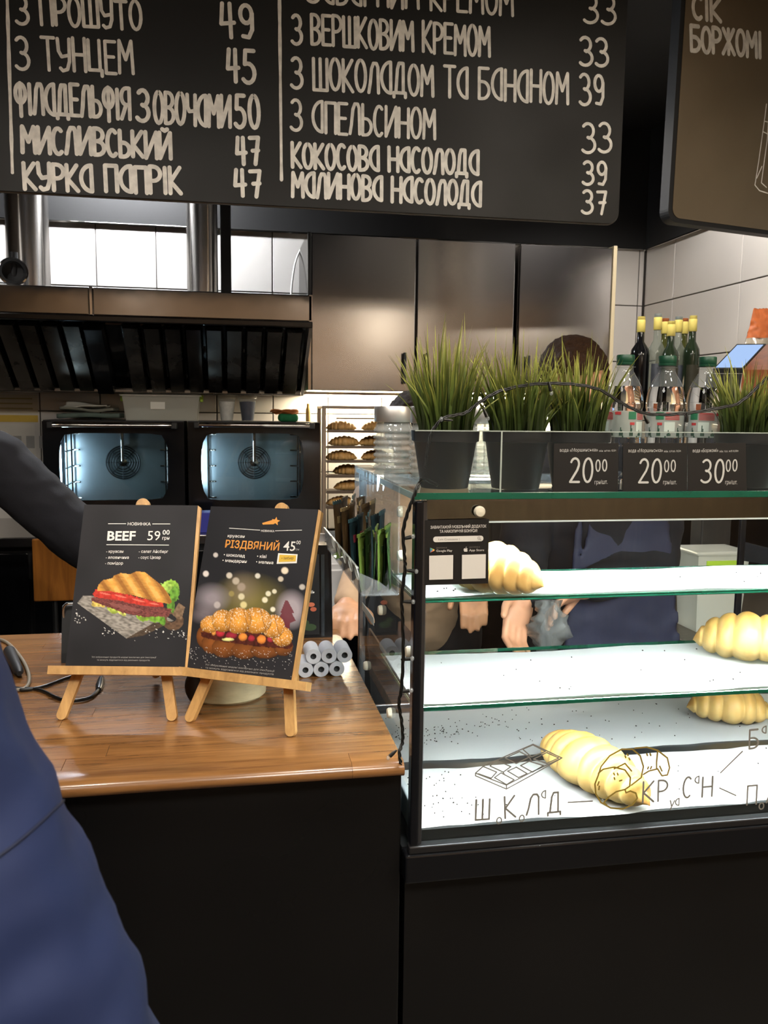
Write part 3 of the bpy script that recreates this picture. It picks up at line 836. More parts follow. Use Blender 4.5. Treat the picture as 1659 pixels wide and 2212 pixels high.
# sheets of paper taped on the tiles at the left
for i, (x0, y0, x1, y1, cc, lab) in enumerate(((-30, 852, 82, 893, 'cfc7b4', 'beige notice sheet on the tiles, topmost at left'), (-30, 896, 82, 912, 'd0b04a', 'narrow yellow notice strip on the tiles at left'),
                                             (-30, 915, 78, 1000, 'd2cfc8', 'white notice sheet with printed boxes on the tiles at left'))):
    p = aY(x0, y0, 3.69); q = aY(x1, y1, 3.69)
    o = thing('notice_sheet', (q.x - .03, 3.692, q.z), lab, 'notice', 'notices taped to the tiles')
    MB().box((p.x, 3.6925, q.z), (q.x, 3.6938, p.z)).build('sheet', mat('sheet_' + cc, cc, .6, var=.06), o)
    if i == 2:
        for k in range(3):
            xx = p.x + .1 + k * .05
            MB().box((xx, 3.6919, q.z + .06), (xx + .032, 3.6924, q.z + .11)).build('printed_box', mat('print_grey', '9b9a98', .6), o)
    if i == 0:
        for k in range(3):
            MB().box((p.x + .05, 3.6919, q.z + .016 + k * .02), (q.x - .02, 3.6924, q.z + .022 + k * .02)).build('printed_line', mat('print_tan', 'a89a6e', .6), o)

# blue carton on the table between the posters
c = aY(437, 1170, 3.2)
t = thing('blue_carton', (c.x, 3.2, TZ), 'small blue carton on the oven table between the posters', 'carton')
MB().box((c.x - .04, 3.17, TZ), (c.x + .035, 3.25, TZ + .075), .002).build('box', mat('blue_card', '2b2f86', .5), t)
MB().box((c.x - .03, 3.1685, TZ + .03), (c.x - .005, 3.1696, TZ + .05)).build('print_patch', M_PLASTW, t)

# ================================================================ croissant mesh
M_CROI = mat('baked_crust', 'd79a4a', .42, var=.18, scale=22, attr='crust', bump=.12, bscale=60)
def croissant_data(L=.2, Rm=.05, bend=.03, ridges=7, seed=0, tone=0, flat=.72):
    """mesh along x, resting on z=0. returns (verts, faces, colours)"""
    rnd = random.Random(seed)
    nu, nv = 110, 26
    vs = []; cols = []
    pale = np.array([.64, .41, .125]); gold = np.array([.52, .27, .055]); dark = np.array([.45, .20, .04])
    pale2 = np.array([.68, .50, .21])
    if tone == 1: pale, gold, dark, pale2 = np.array([.66, .38, .13]), np.array([.46, .22, .055]), np.array([.22, .085, .022]), np.array([.72, .48, .2])
    ph = rnd.uniform(-.3, .3)
    bounds = [0.0]
    wd = 1.0
    for k in range(max(3, ridges // 2 + 2)): bounds.append(bounds[-1] + (wd * .62 if k == 0 else wd)); wd *= .86
    bounds = [b_ / bounds[-1] for b_ in bounds]; bounds[-1] = 1.001
    def env(q): return max(0.0, 1 - q ** 1.9) ** .60
    for i in range(nu + 1):
        u = i / nu; s = u * 2 - 1
        for j in range(nv):
            a = 2 * math.pi * j / nv
            sg = 1 if s >= 0 else -1
            q = abs(s) + (.05 * math.cos(a + ph) + .015 * noise.noise(Vector((s * 3, a, seed)))) * (1 - abs(s)) * min(1, abs(s) * 8)
            q = min(1.0, max(0.0, q))
            kb = 0
            while kb < len(bounds) - 2 and q > bounds[kb + 1]: kb += 1
            lo_, hi_ = bounds[kb], bounds[kb + 1]
            md_ = (lo_ + hi_) / 2 if kb else 0.0
            hf = (hi_ - lo_) / 2 if kb else hi_
            w_ = min(1.0, abs(q - md_) / hf)
            out_ = max(0.0, (q - md_) / hf)
            r = Rm * (.5 * env(q) + .5 * env(md_)) * (1 - .15 * w_ ** 2.6 - .05 * out_)
            r *= min(1.0, env(abs(s)) * 2.2 + .02)
            r = max(r, .0006)
            w1 = 1 + .05 * noise.noise(Vector((s * 4, math.cos(a) * 1.3 + seed, math.sin(a) * 1.3)))
            y = r * math.cos(a) * 1.06 * w1; z = r * math.sin(a) * .92 * w1
            if z < 0: z *= flat
            cx_ = s * L / 2; cyy = bend * .5 - bend * (1 - s * s)
            vs.append((cx_, cyy + y, z + Rm * .60 * (.5 + .5 * env(abs(s)))))
            n_ = noise.noise(Vector((s * 7 + seed, math.cos(a) * 2.2, math.sin(a) * 2.2)))
            up = (math.sin(a) + 1) / 2
            c = pale2 * (1 - up) + pale * up
            k = min(1, max(0, .75 * up * (1 - .7 * w_ ** 3) + .35 * n_ - .12))
            c = c * (1 - k) + gold * k
            k2 = min(1, max(0, (up - .55) * 1.2 + .7 * n_ - .35 + (.3 if abs(s) > .84 else 0)))
            c = c * (1 - k2) + dark * k2 * (1 if tone else 1.0)
            cols.append(c)
    zmin = min(p[2] for p in vs)
    vs = [(p[0], p[1], max(0.0, p[2] - zmin - Rm * .10)) for p in vs]
    fs = []
    for i in range(nu):
        for j in range(nv):
            fs.append((i * nv + j, i * nv + (j + 1) % nv, (i + 1) * nv + (j + 1) % nv, (i + 1) * nv + j))
    fs.append(tuple(reversed(range(nv)))); fs.append(tuple(nu * nv + j for j in range(nv)))
    return vs, fs, cols
def croissant(loc, rz, label, group=None, name='croissant', me=None, scale=1.0, tilt=0.0, **kw):
    if me is None:
        vs, fs, cols = croissant_data(**kw)
        me = bpy.data.meshes.new(name); me.from_pydata(vs, [], fs)
        ca = me.color_attributes.new('crust', 'FLOAT_COLOR', 'POINT')
        ca.data.foreach_set('color', np.hstack([np.array(cols), np.ones((len(cols), 1))]).astype(np.float32).ravel())
        me.polygons.foreach_set('use_smooth', [True] * len(me.polygons))
        me.materials.append(M_CROI)
        bm = bmesh.new(); bm.from_mesh(me); bmesh.ops.recalc_face_normals(bm, faces=bm.faces); bm.to_mesh(me); bm.free()
    o = bpy.data.objects.new(name, me); COL.objects.link(o)
    o.location = loc; o.rotation_euler = (tilt, 0, rz); o.scale = (scale,) * 3
    tag(o, label, 'croissant', group)
    return o, me

# ================================================================ croissant rack
ry0, ry1 = 3.37, 3.55
rx0 = .379; rx1 = rx0 + .62
rz1 = aY(688, 876, ry0).z
t = thing('bakery_rack', (rx0 + .31, 3.5, .96), 'grey metal rack full of baked croissants under the glowing strip', 'rack')
M_RACK = mat('rack_steel', '8d8378', .35, .9)
for xx in (rx0, rx1):
    for yy in (ry0, ry1):
        MB().box((xx - .008, yy - .008, .96), (xx + .008, yy + .008, rz1), .002).build('post', M_RACK, t)
for yy in (ry0, ry1):
    MB().box((rx0, yy - .006, rz1 - .012), (rx1, yy + .006, rz1), .002).build('top_rail', M_RACK, t)
for xx in (rx0, rx1):
    MB().box((xx - .006, ry0, rz1 - .012), (xx + .006, ry1, rz1 - .001), .002).build('side_rail', M_RACK, t)
MB().tube([(rx0 + .07, ry1 - .02, rz1 - .05), (rx1 - .05, ry1 - .02, rz1 - .05)], .004).build('hanging_bar', M_RACK, t)
tiers = [aY(760, y, ry0).z for y in (932, 966, 997, 1029, 1063, 1096)]
cme = [None, None, None]
nth = ['top', 'second', 'third', 'fourth', 'fifth', 'lowest']
for k, z in enumerate(tiers):
    mb = MB().box((rx0 + .012, ry0 - .004, z - .004), (rx1 - .012, ry0 + .165, z - .001))
    mb.box((rx0 + .012, ry0 - .008, z - .005), (rx1 - .012, ry0 - .003, z + .006))
    mb.build('tray', mat('tray_dark', '5a5048', .4, .6), t)
    n_ = 4
    for i in range(n_):
        q = (i + k) % 3
        lab = 'baked croissant on the %s tray of the rack, %s from the left' % (nth[k], ['first', 'second', 'third', 'fourth'][i])
        sc_ = random.uniform(.9, 1.0)
        cx_ = rx0 + .085 + i * .14 + (0.03 if k in (3, 4) else 0) + random.uniform(-.008, .008)
        o, cme[q] = croissant((cx_, ry0 + .075 + random.uniform(-.01, .015), z + .001), random.uniform(-.25, .25) + (math.pi if i % 2 else 0), lab, 'croissants on the metal rack', me=cme[q], scale=sc_ * .93,
                              L=.148, Rm=.033 if tiers else .03, bend=.022, ridges=6, seed=11 + q, tone=1)

# back counter, black fridge and appliance (seen through the case)
t = thing('fridge_counter', (.95, 3.4, 0), 'black fridge counter below the croissant rack', 'fridge')
MB().box((.385, 3.14, .06), (1.86, 3.68, .925)).build('body', M_BLACK, t)
MB().box((.370, 3.10, .925), (1.87, 3.685, .958), .004).build('worktop', M_STEEL, t)
for i in range(3):
    a = .42 + i * .48
    dd = MB().box((a, 3.118, .10), (a + .46, 3.14, .90), .004).build('door', M_BLACKG, t)
    MB().box((a + .03, 3.105, .84), (a + .43, 3.117, .86), .003).build('handle', M_CHROME, t).parent = dd
for a in (.44, 1.78): MB().box((a, 3.2, 0), (a + .05, 3.6, .06)).build('foot', M_BLACK, t)
t = thing('black_appliance', (1.16, 3.3, .958), 'black kitchen appliance with curved handle, behind the pastry case', 'appliance')
MB().box((1.02, 3.18, .958), (1.32, 3.5, 1.20), .012).build('housing', M_BLACK, t, 40)
MB().tube(smooth_path([(1.08, 3.17, 1.02), (1.07, 3.14, 1.06), (1.07, 3.135, 1.12), (1.08, 3.17, 1.16)], 5), .007).build('handle', M_BLACKG, t, True)
# white low cabinet behind the counter
t = thing('white_cabinet', (.32, 2.92, 0), 'pale grey low cabinet behind the beige-sleeved arm', 'cabinet')
MB().box((.17, 2.79, .05), (.38, 3.06, .99), .004).build('body', mat('cab_white', 'c9cacb', .4), t)
MB().box((.18, 2.775, .1), (.375, 2.79, .97), .003).build('door', mat('cab_white', 'c9cacb', .4), t)
MB().box((.18, 2.82, 0), (.37, 3.05, .05)).build('plinth', M_BLACK, t)
# wooden chair at the left
a = aY(68, 1165, 2.9); b = aY(182, 1297, 2.9)
t = thing('wooden_chair', ((a.x + b.x) / 2, 2.95, 0), 'brown wooden chair back standing in the dark behind the left poster', 'chair')
M_CHAIR = wood('chair_wood', '6d3f16', '9a6226', .35, 2, .3)
MB().box((a.x, 2.9, b.z), (b.x + .16, 2.918, a.z), .004).build('backrest', M_CHAIR, t)
MB().box((a.x, 2.92, .60), (b.x + .16, 3.085, .63), .004).build('seat', M_CHAIR, t)
for xx in (a.x + .06, b.x + .1):
    MB().tube([(xx, 2.927, a.z - .04), (xx, 2.927, .0)], .009).build('leg', M_BLACK, t)
    MB().tube([(xx, 3.07, .60), (xx, 3.08, 0)], .009).build('leg', M_BLACK, t)

# ================================================================ counter
CZ_, CXR = .98, .256
M_OAK = wood('counter_wood', '5e3c20', '9a6c3e', .26, 0, .5, .12)
t = thing('counter', (-.67, 1.6, 0), 'black counter with glossy brown butcher-block top left of the pastry case', 'counter')
MB().box((-1.6, 1.225, 0), (CXR, 1.98, .957)).build('body', M_BLACK, t)
MB().box((-1.6, 1.210, .09), (CXR, 1.225, .952), .002).build('front_panel', mat('counter_front', '0d0d0e', .33, rvar=.08, scale=3), t)
MB().box((-1.6, 1.207, .953), (CXR, 1.224, .957), .001).build('edge_profile', M_CHROME, t)
top = thing('worktop', (-.67, 1.6, CZ_ - .038), None, None); top.location = (0, 0, .942 - 0); top.parent = t
top.location = Vector((0, 0, .942)) - Vector((0, 0, 0)); top.location = (0.0, 0.0, .942)
rng = random.Random(3)
y = 1.186; row = 0
while y < 2.02:
    wd = .044 if row else .05
    x = -1.6 - rng.uniform(0, .3)
    while x < CXR:
        L_ = rng.uniform(.28, .62); x0 = max(x, -1.6); x1 = min(x + L_, CXR)
        if CXR - x1 < .06: x1 = CXR
        if x1 - x0 > .02:
            mb = MB()
            if row == 0:
                # bull-nosed front stave
                prof = [(y + wd, .958), (y + .006, .958), (y + .002, .961), (y, .966), (y + .001, .971), (y + .005, .976), (y + .013, CZ_), (y + wd, CZ_)]
                mb.prism([Vector((x0 + .0002, a_, b_)) for a_, b_ in prof], (x1 - x0 - .0004, 0, 0))
                o = mb.build('stave', M_OAK, top, 50)
            else:
                mb.box((x0 + .0002, y + .0002, .958), (x1 - .0002, y + wd - .0002, CZ_ - rng.uniform(0, .00025)), .0004)
                o = mb.build('stave', M_OAK, top)
        x += L_
        if x1 >= CXR: break
    y += wd; row += 1
CBACK = y

# ================================================================ pastry case
x0, x1, y0, y1 = .27, 1.25, 1.2, 1.746
zb, zs, zt = .785, .842, 1.382
t = thing('pastry_case', ((x0 + x1) / 2, 1.47, 0), 'lit glass pastry display case with black frame and three shelves', 'display case')
CASE = t
M_FRAME = mat('case_frame', '15161a', .14, .3, rvar=.05, scale=5)
M_GREYF = mat('case_frame_grey', '5a5c60', .22, .8)
MB().box((x0 - .006, y0 + .012, 0), (x1, y1 + .02, zb)).build('cabinet_body', mat('counter_front', '0d0d0e', .33), t)
MB().box((x0 - .010, y0 - .010, zb), (x1, y0 + .02, zs - .012), .003).build('base_front', mat('base_gloss', '101114', .12), t)
MB().box((x0 - .010, y0 + .02, zb), (x1, y1 + .01, zs - .012)).build('base_box', M_BLACK, t)
MB().box((x0 - .004, y0 - .006, zs - .012), (x1, y0 + .012, zs), .002).build('front_sill', mat('sill_metal', '3d3d3f', .4, .8), t)
# corner post: black outside, grey inner strip
MB().box((x0 - .002, y0 - .003, zs), (x0 + .010, y0 + .018, zt - .012), .0025).build('corner_post', M_FRAME, t)
MB().box((x0 + .0105, y0 + .002, zs), (x0 + .017, y0 + .016, zt - .012), .001).build('post_strip', M_GREYF, t)
MB().box((x0, y1 - .014, zs), (x0 + .014, y1, zt - .012), .002).build('rear_post', M_GREYF, t)
MB().box((x1 - .014, y1 - .014, zs), (x1, y1, zt - .012), .002).build('rear_post', M_GREYF, t)
xm = aY(1590, 1300, y1).x
MB().box((xm - .007, y1 - .012, zs), (xm + .007, y1 - .002, zt - .012), .002).build('rear_post', M_FRAME, t)
MB().box((x0 + .018, y0 + .002, zs), (x1 - .002, y0 + .007, zt - .013)).build('front_pane', M_GLASS, t)
MB().box((x0 + .001, y0 + .019, zs), (x0 + .006, y1 - .015, zt - .013)).build('side_pane', glass('side_glass', (.95, .98, .975), 1.34, .0, .02), t)
MB().box((x1 - .006, y0 + .019, zs), (x1 - .001, y1 - .015, zt - .013)).build('side_pane', M_GLASS, t)
# top glass with green edges
tg = MB().box((x0 - .004, y0 - .002, zt - .010), (x1, y1 + .004, zt)).build('top_pane', glass('top_glass', (.9, .96, .94), 1.5), t)
MB().box((x0 - .004, y0 - .0035, zt - .010), (x1, y0 - .002, zt), .0005).build('top_pane_edge', M_GREENEDGE, t).parent = tg
MB().box((x0 - .0055, y0 - .002, zt - .010), (x0 - .004, y1 + .004, zt), .0005).build('top_pane_edge', mat('pale_glass_edge', '8fa39b', .15), t).parent = tg
# mirror band across the upper front, the LED channel behind it
zband = aY(1200, 1126, y0).z
MB().box((x0 + .018, y0 + .0075, zband), (x1 - .002, y0 + .012, zt - .011)).build('mirror_band', mat('mirror_band', '85878a', .05, 1.0, bump=.10, bscale=3, scale=5), t)
MB().box((x0 + .018, y0 + .0072, zband - .002), (x1 - .002, y0 + .016, zband + .0005)).build('band_edge', mat('band_edge', 'd8dde0', .3), t)
MB().box((x0 + .03, y0 + .013, zband + .004), (x1 - .03, y0 + .040, zband + .010)).build('led_profile', M_PLASTW, t)
MB().box((x0 + .03, y0 + .015, zband + .001), (x1 - .03, y0 + .038, zband + .004)).build('led_diffuser', emitter('case_led', (.90, .97, 1.0), 150), t)
# glass buttons
def button(pl, px, py, r, axis):
    c = pl.at(px, py, .002)
    Mx = Matrix.Rotation(R(90), 3, 'X') if axis == 'y' else Matrix.Rotation(R(-90), 3, 'Y')
    MB().lathe([(0, .006), (r * .8, .005), (r, .002), (r, -.002)], 24, c, Mx).build('glass_button', mat('button_cream', 'cfc8b4', .3), t, 40)
PF = Plane((0, y0 + .002, 0), (0, -1, 0))
PS = Plane((x0 + .001, 0, 0), (-1, 0, 0))
button(PF, 1035, 1105, .0085, 'y')
for px, py in ((868, 1105), (868, 1200), (825, 1318), (793, 1438), (845, 1540), (886, 1408)): button(PS, px, py, .009, 'x')
# shelves
z1s, z2s = 1.220, 1.052
shelf = {}
for nm, zz, yb in (('a', z1s, 1.425), ('b', z2s, 1.515)):
    s_ = MB().box((x0 + .008, y0 + .020, zz - .006), (x1 - .01, yb, zz)).build('shelf', glass('shelf_glass', (.88, .95, .93), 1.5), t)
    MB().box((x0 + .008, y0 + .0185, zz - .006), (x1 - .01, y0 + .020, zz), .0004).build('shelf_edge', M_GREENEDGE, t).parent = s_
    MB().box((x0 + .008, yb, zz - .006), (x1 - .01, yb + .0015, zz), .0004).build('shelf_edge', M_GREENEDGE, t).parent = s_
    MB().box((x0 + .02, y0 + .050, zz - .0105), (x1 - .02, y0 + .068, zz - .0065)).build('led_profile', M_PLASTW, t)  # added fill strip hidden under the shelf, brightens the sheets below
    MB().box((x0 + .022, y0 + .051, zz - .0120), (x1 - .022, y0 + .067, zz - .0105)).build('led_diffuser', emitter('shelf_fill', (.93, .98, 1.0), 120), t)
    MB().box((x0 + .0068, y0 + .020, zz - .006), (x0 + .008, yb, zz), .0004).build('shelf_edge', mat('olive_glass_edge', '6f7a60', .2), t).parent = s_
    for xx in (x0 + .02, xm, x1 - .03):
        MB().prism([(xx, y1 - .02, zz - .05), (xx, y1 - .02, zz - .007), (xx, yb - .12, zz - .007), (xx, yb - .12, zz - .014)], (.004, 0, 0)).build('shelf_bracket', M_GREYF, t)
zbase = .862
MB().box((x0 + .0075, y0 + .022, zs), (x0 + .018, y1 - .02, zs + .045), .002).build('side_rail', mat('rail_pale', 'b9c3c6', .35, .3), t)
q1, q2 = PS.at(769, 1304), PS.at(801, 1336)
MB().box((x0 + .0064, min(q1.y, q2.y), min(q1.z, q2.z)), (x0 + .0074, max(q1.y, q2.y), max(q1.z, q2.z))).build('white_label', M_PLASTW, t)
MB().box((x0 + .012, y0 + .014, zs - .01), (x1 - .01, y1 - .02, zbase - .004)).build('base_tray', mat('tray_steel', '3f4244', .3, .7), t)
# rear: sliding glass door frame
MB().box((x0 + .014, y1 - .010, zt - .035), (x1 - .014, y1, zt - .012), .002).build('rear_rail', M_GREYF, t)
MB().box((x0 + .014, y1 - .010, zs), (x1 - .014, y1, zs + .03), .002).build('rear_rail', M_GREYF, t)

# ---- parchment sheets
def paper_mat():
    m = bpy.data.materials.new('parchment'); m.use_nodes = True
    nt = m.node_tree; nt.nodes.clear()
    out = nt.nodes.new('ShaderNodeOutputMaterial')
    df = nt.nodes.new('ShaderNodeBsdfDiffuse'); df.inputs[0].default_value = (.86, .87, .87, 1)
    tl = nt.nodes.new('ShaderNodeBsdfTranslucent'); tl.inputs[0].default_value = (.9, .92, .92, 1)
    mx = nt.nodes.new('ShaderNodeMixShader'); mx.inputs[0].default_value = .45
    tc = nt.nodes.new('ShaderNodeTexCoord'); nz = nt.nodes.new('ShaderNodeTexNoise'); nz.inputs['Scale'].default_value = 30
    bp = nt.nodes.new('ShaderNodeBump'); bp.inputs['Strength'].default_value = .15; bp.inputs['Distance'].default_value = .003
    nt.links.new(tc.outputs['Object'], nz.inputs['Vector']); nt.links.new(nz.outputs['Fac'], bp.inputs['Height'])
    nt.links.new(bp.outputs['Normal'], df.inputs['Normal'])
    nt.links.new(df.outputs[0], mx.inputs[1]); nt.links.new(tl.outputs[0], mx.inputs[2]); nt.links.new(mx.outputs[0], out.inputs[0])
    return m
M_PAPER = paper_mat()
def sheet(xa, xb, ya, yb, z, seed, label, amp=.003, edge=.010):
    mb = MB(); nx, ny = 90, 20; vs = []; fs = []
    for j in range(ny + 1):
        for i in range(nx + 1):
            u = i / nx; v = j / ny
            x = xa + (xb - xa) * u
            wob = noise.noise(Vector((u * 7 + seed, 1.7, 0))) * edge + noise.noise(Vector((u * 25 + seed, 4.7, 0))) * edge * .3
            wob2 = noise.noise(Vector((u * 6 + seed, 9.7, 0))) * edge + noise.noise(Vector((u * 21 + seed, 14.7, 0))) * edge * .35
            yy = (ya + wob * (1 - v)) * (1 - v) + (yb + wob2 * v) * v
            h = .0012 + amp * max(0, .25 + noise.noise(Vector((x * 6 + seed, yy * 9, 0)))) * (.35 + 1.3 * abs(v - .5))
            vs.append((x, yy, z + h))
    for j in range(ny):
        for i in range(nx):
            q = j * (nx + 1) + i; fs.append((q, q + 1, q + nx + 2, q + nx + 1))
    mb.add(vs, fs)
    o = mb.build('parchment_sheet', M_PAPER, None, True)
    return tag(o, label, 'baking paper', 'white parchment sheets in the case')
sheet(x0 + .011, x1 - .02, y0 + .026, 1.405, z1s, 1, 'white parchment sheet on the upper glass shelf')
sheet(x0 + .011, x1 - .02, y0 + .030, 1.485, z2s, 2, 'white parchment sheet on the middle glass shelf')
sheet(x0 + .011, x1 - .02, y0 + .018, 1.43, zbase - .004, 3, 'white parchment sheet on the case floor, nearest the front glass')
sheet(x0 + .011, x1 - .02, 1.462, 1.715, zbase - .004, 4, 'white parchment sheet on the case floor, farther back')
# sesame crumbs: one object per sheet
def crumbs(n, xa, xb, ya, yb, z, seed, label, clusters=()):
    rg = random.Random(seed); mb = MB()
    for k in range(n):
        if clusters and rg.random() < .6:
            c = rg.choice(clusters); px = rg.gauss(c[0], .03); py = rg.gauss(c[1], .02)
        else: px = rg.uniform(xa, xb); py = rg.uniform(ya, yb)
        if not (xa < px < xb and ya < py < yb): continue
        a = rg.uniform(0, 3.14); l = rg.uniform(.0010, .0019)
        Mz = Matrix.Rotation(a, 3, 'Z')
        mb.ellipsoid((px, py, z + .0044), (l, l * .6, .0011), 6, 4, Mz)
    o = mb.build('sesame_crumbs', mat('sesame_black', '2a2622', .6), None)
    return tag(o, label, 'crumbs', 'black sesame crumbs', 'stuff')
crumbs(70, x0 + .03, 1.1, y0 + .04, 1.42, zbase - .004, 1, 'black sesame crumbs on the front parchment of the case floor', ((.36, 1.28), (.33, 1.38)))
crumbs(190, x0 + .03, 1.15, 1.49, 1.70, zbase - .004, 2, 'black sesame crumbs on the rear parchment of the case floor', ((.37, 1.56), (.42, 1.60), (.55, 1.62), (.33, 1.6)))
crumbs(26, x0 + .03, 1.1, y0 + .05, 1.47, z2s, 3, 'sparse black sesame crumbs on the middle shelf parchment')
crumbs(22, x0 + .03, 1.1, y0 + .05, 1.39, z1s, 4, 'sparse black sesame crumbs on the upper shelf parchment', ((.9, 1.32), (.34, 1.26)))
# croissants in the case
GC = 'croissants in the pastry case'
A = aZ(1172, 1600, zbase + .02); B = aZ(1402, 1738, zbase + .02)
mid = (A + B) / 2; ang = math.atan2((B - A).y, (B - A).x)
croissant((mid.x, mid.y, zbase + .001), ang, 'large golden croissant lying on the case floor behind the glass lettering', GC, L=(B - A).length * .97, Rm=.054, bend=.012, ridges=8, seed=3)
c = aZ(1605, 1405, z2s + .01); croissant((c.x, c.y - .01, z2s + .004), R(-35), 'pale golden croissant on the middle shelf at the right', GC, L=.19, Rm=.058, bend=.02, ridges=5, seed=5)
c = aZ(1575, 1545, zbase + .01); croissant((c.x, c.y, zbase + .003), R(-24), 'pale golden croissant at the back right of the case floor', GC, L=.17, Rm=.052, bend=.012, ridges=5, seed=9)
c = aZ(1074, 1268, z1s + .01); croissant((c.x, c.y + .01, z1s + .004), R(-48), 'golden croissant on the upper shelf behind the app sticker', GC, L=.16, Rm=.052, bend=.014, ridges=6, seed=6)

# ---- lettering on the front glass
PG = Plane((0, y0 + .002, 0), (0, -1, 0))
M_ETCH = mat('glass_print', '77756f', .5)
HWG = .0016
def gtext(items, name):
    mb = MB()
    for body, p0, p1, h, hw in items: stext(mb, body, PG, p0, p1, h, hw, lift=.0006, gap=.3, jit=0)
    return mb.build(name, M_ETCH, CASE)
gtext([('Ш', (1027, 1771), (1056, 1769), 43, HWG), ('о', (1072, 1779), (1082, 1779), 26, .0011), ('К', (1091, 1767), (1113, 1764), 46, HWG), ('о', (1121, 1774), (1131, 1774), 26, .0011),
       ('Л', (1137, 1760), (1163, 1758), 44, HWG), ('а', (1169, 1724), (1179, 1723), 30, .0011), ('Д', (1184, 1757), (1211, 1754), 44, HWG)], 'chocolate_lettering')
gtext([('К', (1388, 1733), (1411, 1731), 44, HWG), ('Р', (1421, 1730), (1440, 1728), 44, HWG), ('у', (1446, 1742), (1455, 1742), 26, .0011), ('а', (1458, 1740), (1467, 1739), 28, .0011),
       ('С', (1474, 1723), (1491, 1722), 44, HWG), ('а', (1500, 1692), (1510, 1691), 28, .0011), ('Н', (1516, 1721), (1537, 1719), 42, HWG)], 'croissant_lettering')
gtext([('П', (1613, 1738), (1633, 1736), 40, HWG), ('о', (1639, 1748), (1649, 1747), 26, .0011), ('Л', (1655, 1733), (1682, 1731), 42, HWG)], 'berry_lettering')
gtext([('Б', (1618, 1617), (1637, 1615), 40, HWG), ('а', (1645, 1584), (1655, 1583), 28, .0011), ('Н', (1660, 1612), (1682, 1610), 40, HWG)], 'banana_lettering')
mb = MB(); strokes(mb, PG, [[(1227, 1733), (1279, 1730)], [(1556, 1669), (1603, 1623)], [(1554, 1702), (1589, 1718)]], .0011, .0006); mb.build('connector_lines', M_ETCH, CASE)
def Z2(pts): return [(880 + x / 2.1297, 1360 + y / 2.1304) for x, y in pts]
bar = [[(313, 660), (350, 627), (577, 527), (710, 590), (570, 670), (455, 733), (313, 672), (313, 660)], [(313, 660), (455, 715), (455, 733)], [(455, 715), (570, 655), (710, 590)],
       [(350, 630), (410, 655), (385, 683), (325, 662)], [(410, 600), (475, 630), (440, 655), (380, 627), (410, 600)], [(400, 680), (430, 658), (490, 690), (455, 712), (400, 680)],
       [(450, 590), (515, 560), (560, 585), (500, 615), (450, 590)], [(460, 650), (500, 632), (550, 662), (510, 680), (460, 650)], [(530, 550), (577, 530), (635, 560), (570, 585), (530, 550)],
       [(520, 625), (560, 605), (625, 625), (575, 655), (520, 625)], [(580, 595), (640, 565), (695, 590), (640, 615), (580, 595)], [(515, 560), (560, 585), (570, 605)], [(440, 655), (445, 665)]]
mb = MB(); strokes(mb, PG, [Z2(p) for p in bar], .0009, .0006); mb.build('chocolate_bar_drawing', M_ETCH, CASE)
cr = [[(878, 668), (890, 630), (930, 580), (985, 550), (1035, 550), (1070, 580), (1085, 630), (1075, 680), (1030, 715)], [(878, 660), (900, 642), (950, 632), (1000, 645), (1025, 680), (1022, 720), (1000, 735), (960, 745), (925, 770), (903, 795)],
      [(878, 668), (862, 710), (866, 755), (890, 795), (935, 820), (990, 825), (1035, 805), (1057, 775), (1050, 752), (1025, 742), (1005, 750), (1000, 735)], [(903, 795), (915, 805)],
      [(1045, 545), (1100, 540), (1150, 555), (1195, 590), (1205, 635), (1195, 668), (1170, 672), (1150, 640), (1110, 650), (1085, 665)], [(1150, 558), (1145, 610), (1145, 640)],
      [(950, 640), (1000, 615), (1030, 650)], [(948, 660), (952, 668)], [(965, 660), (968, 668)], [(950, 680), (953, 688)], [(975, 695), (985, 692)], [(1000, 580), (1003, 588)], [(1018, 590), (1022, 598)], [(1010, 572), (1014, 578)],
      [(1100, 570), (1103, 578)], [(1115, 570), (1118, 578)], [(1105, 640), (1108, 632)], [(1118, 640), (1122, 630)], [(1170, 650), (1160, 628)], [(880, 735), (882, 720)], [(875, 715), (880, 700)]]
mb = MB(); strokes(mb, PG, [smooth2 for smooth2 in [Z2(p) for p in cr]], .0013, .0006); mb.build('croissant_drawing', mat('gold_print', '84702f', .5), CASE)

# ---- app sticker on the front glass
c0 = PF.at(918, 1124); c1 = PF.at(1056, 1262)
t = thing('app_sticker', (c0.x + .05, y0 - .001, c1.z), 'black app sticker with white search bar on the case glass', 'sticker')
pa, pb, pc, pd = [PF.at(*q, .0008) for q in ((918, 1124), (1056, 1121), (1054, 1260), (917, 1264))]
MB().prism([pa, pb, pc, pd], (0, .0008, 0)).build('sheet', mat('sticker_black', '141313', .45), t)
M_SW = mat('sticker_print', 'c9c5be', .5)
PK = Plane((0, y0 + .0002, 0), (0, -1, 0))
def Zk(x, y): return (900 + x / 9.2167, 1100 + y / 9.2158)
ftext('ЗАВАНТАЖУЙ МОБІЛЬНИЙ ДОДАТОК', PK, Zk(275, 388), Zk(1385, 362), 6.2, M_SW, t, weight=.012)
ftext('ТА НАКОПИЧУЙ БОНУСИ!', PK, Zk(455, 470), Zk(1205, 452), 6.2, M_SW, t, weight=.012)
def rrect(pl, xa, ya, xb, yb, dy, lift, pxr):
    pts = []
    for (cx_, cy_, a0) in ((xb - pxr, ya + pxr, -90), (xb - pxr, yb - pxr, 0), (xa + pxr, yb - pxr, 90), (xa + pxr, ya + pxr, 180)):
        for k in range(7):
            a = R(a0 + 15 * k); X = cx_ + pxr * math.cos(a); Y_ = cy_ + pxr * math.sin(a)
            pts.append(pl.at(X, Y_ + dy * (X - xa) / (xb - xa), lift))
    return pts
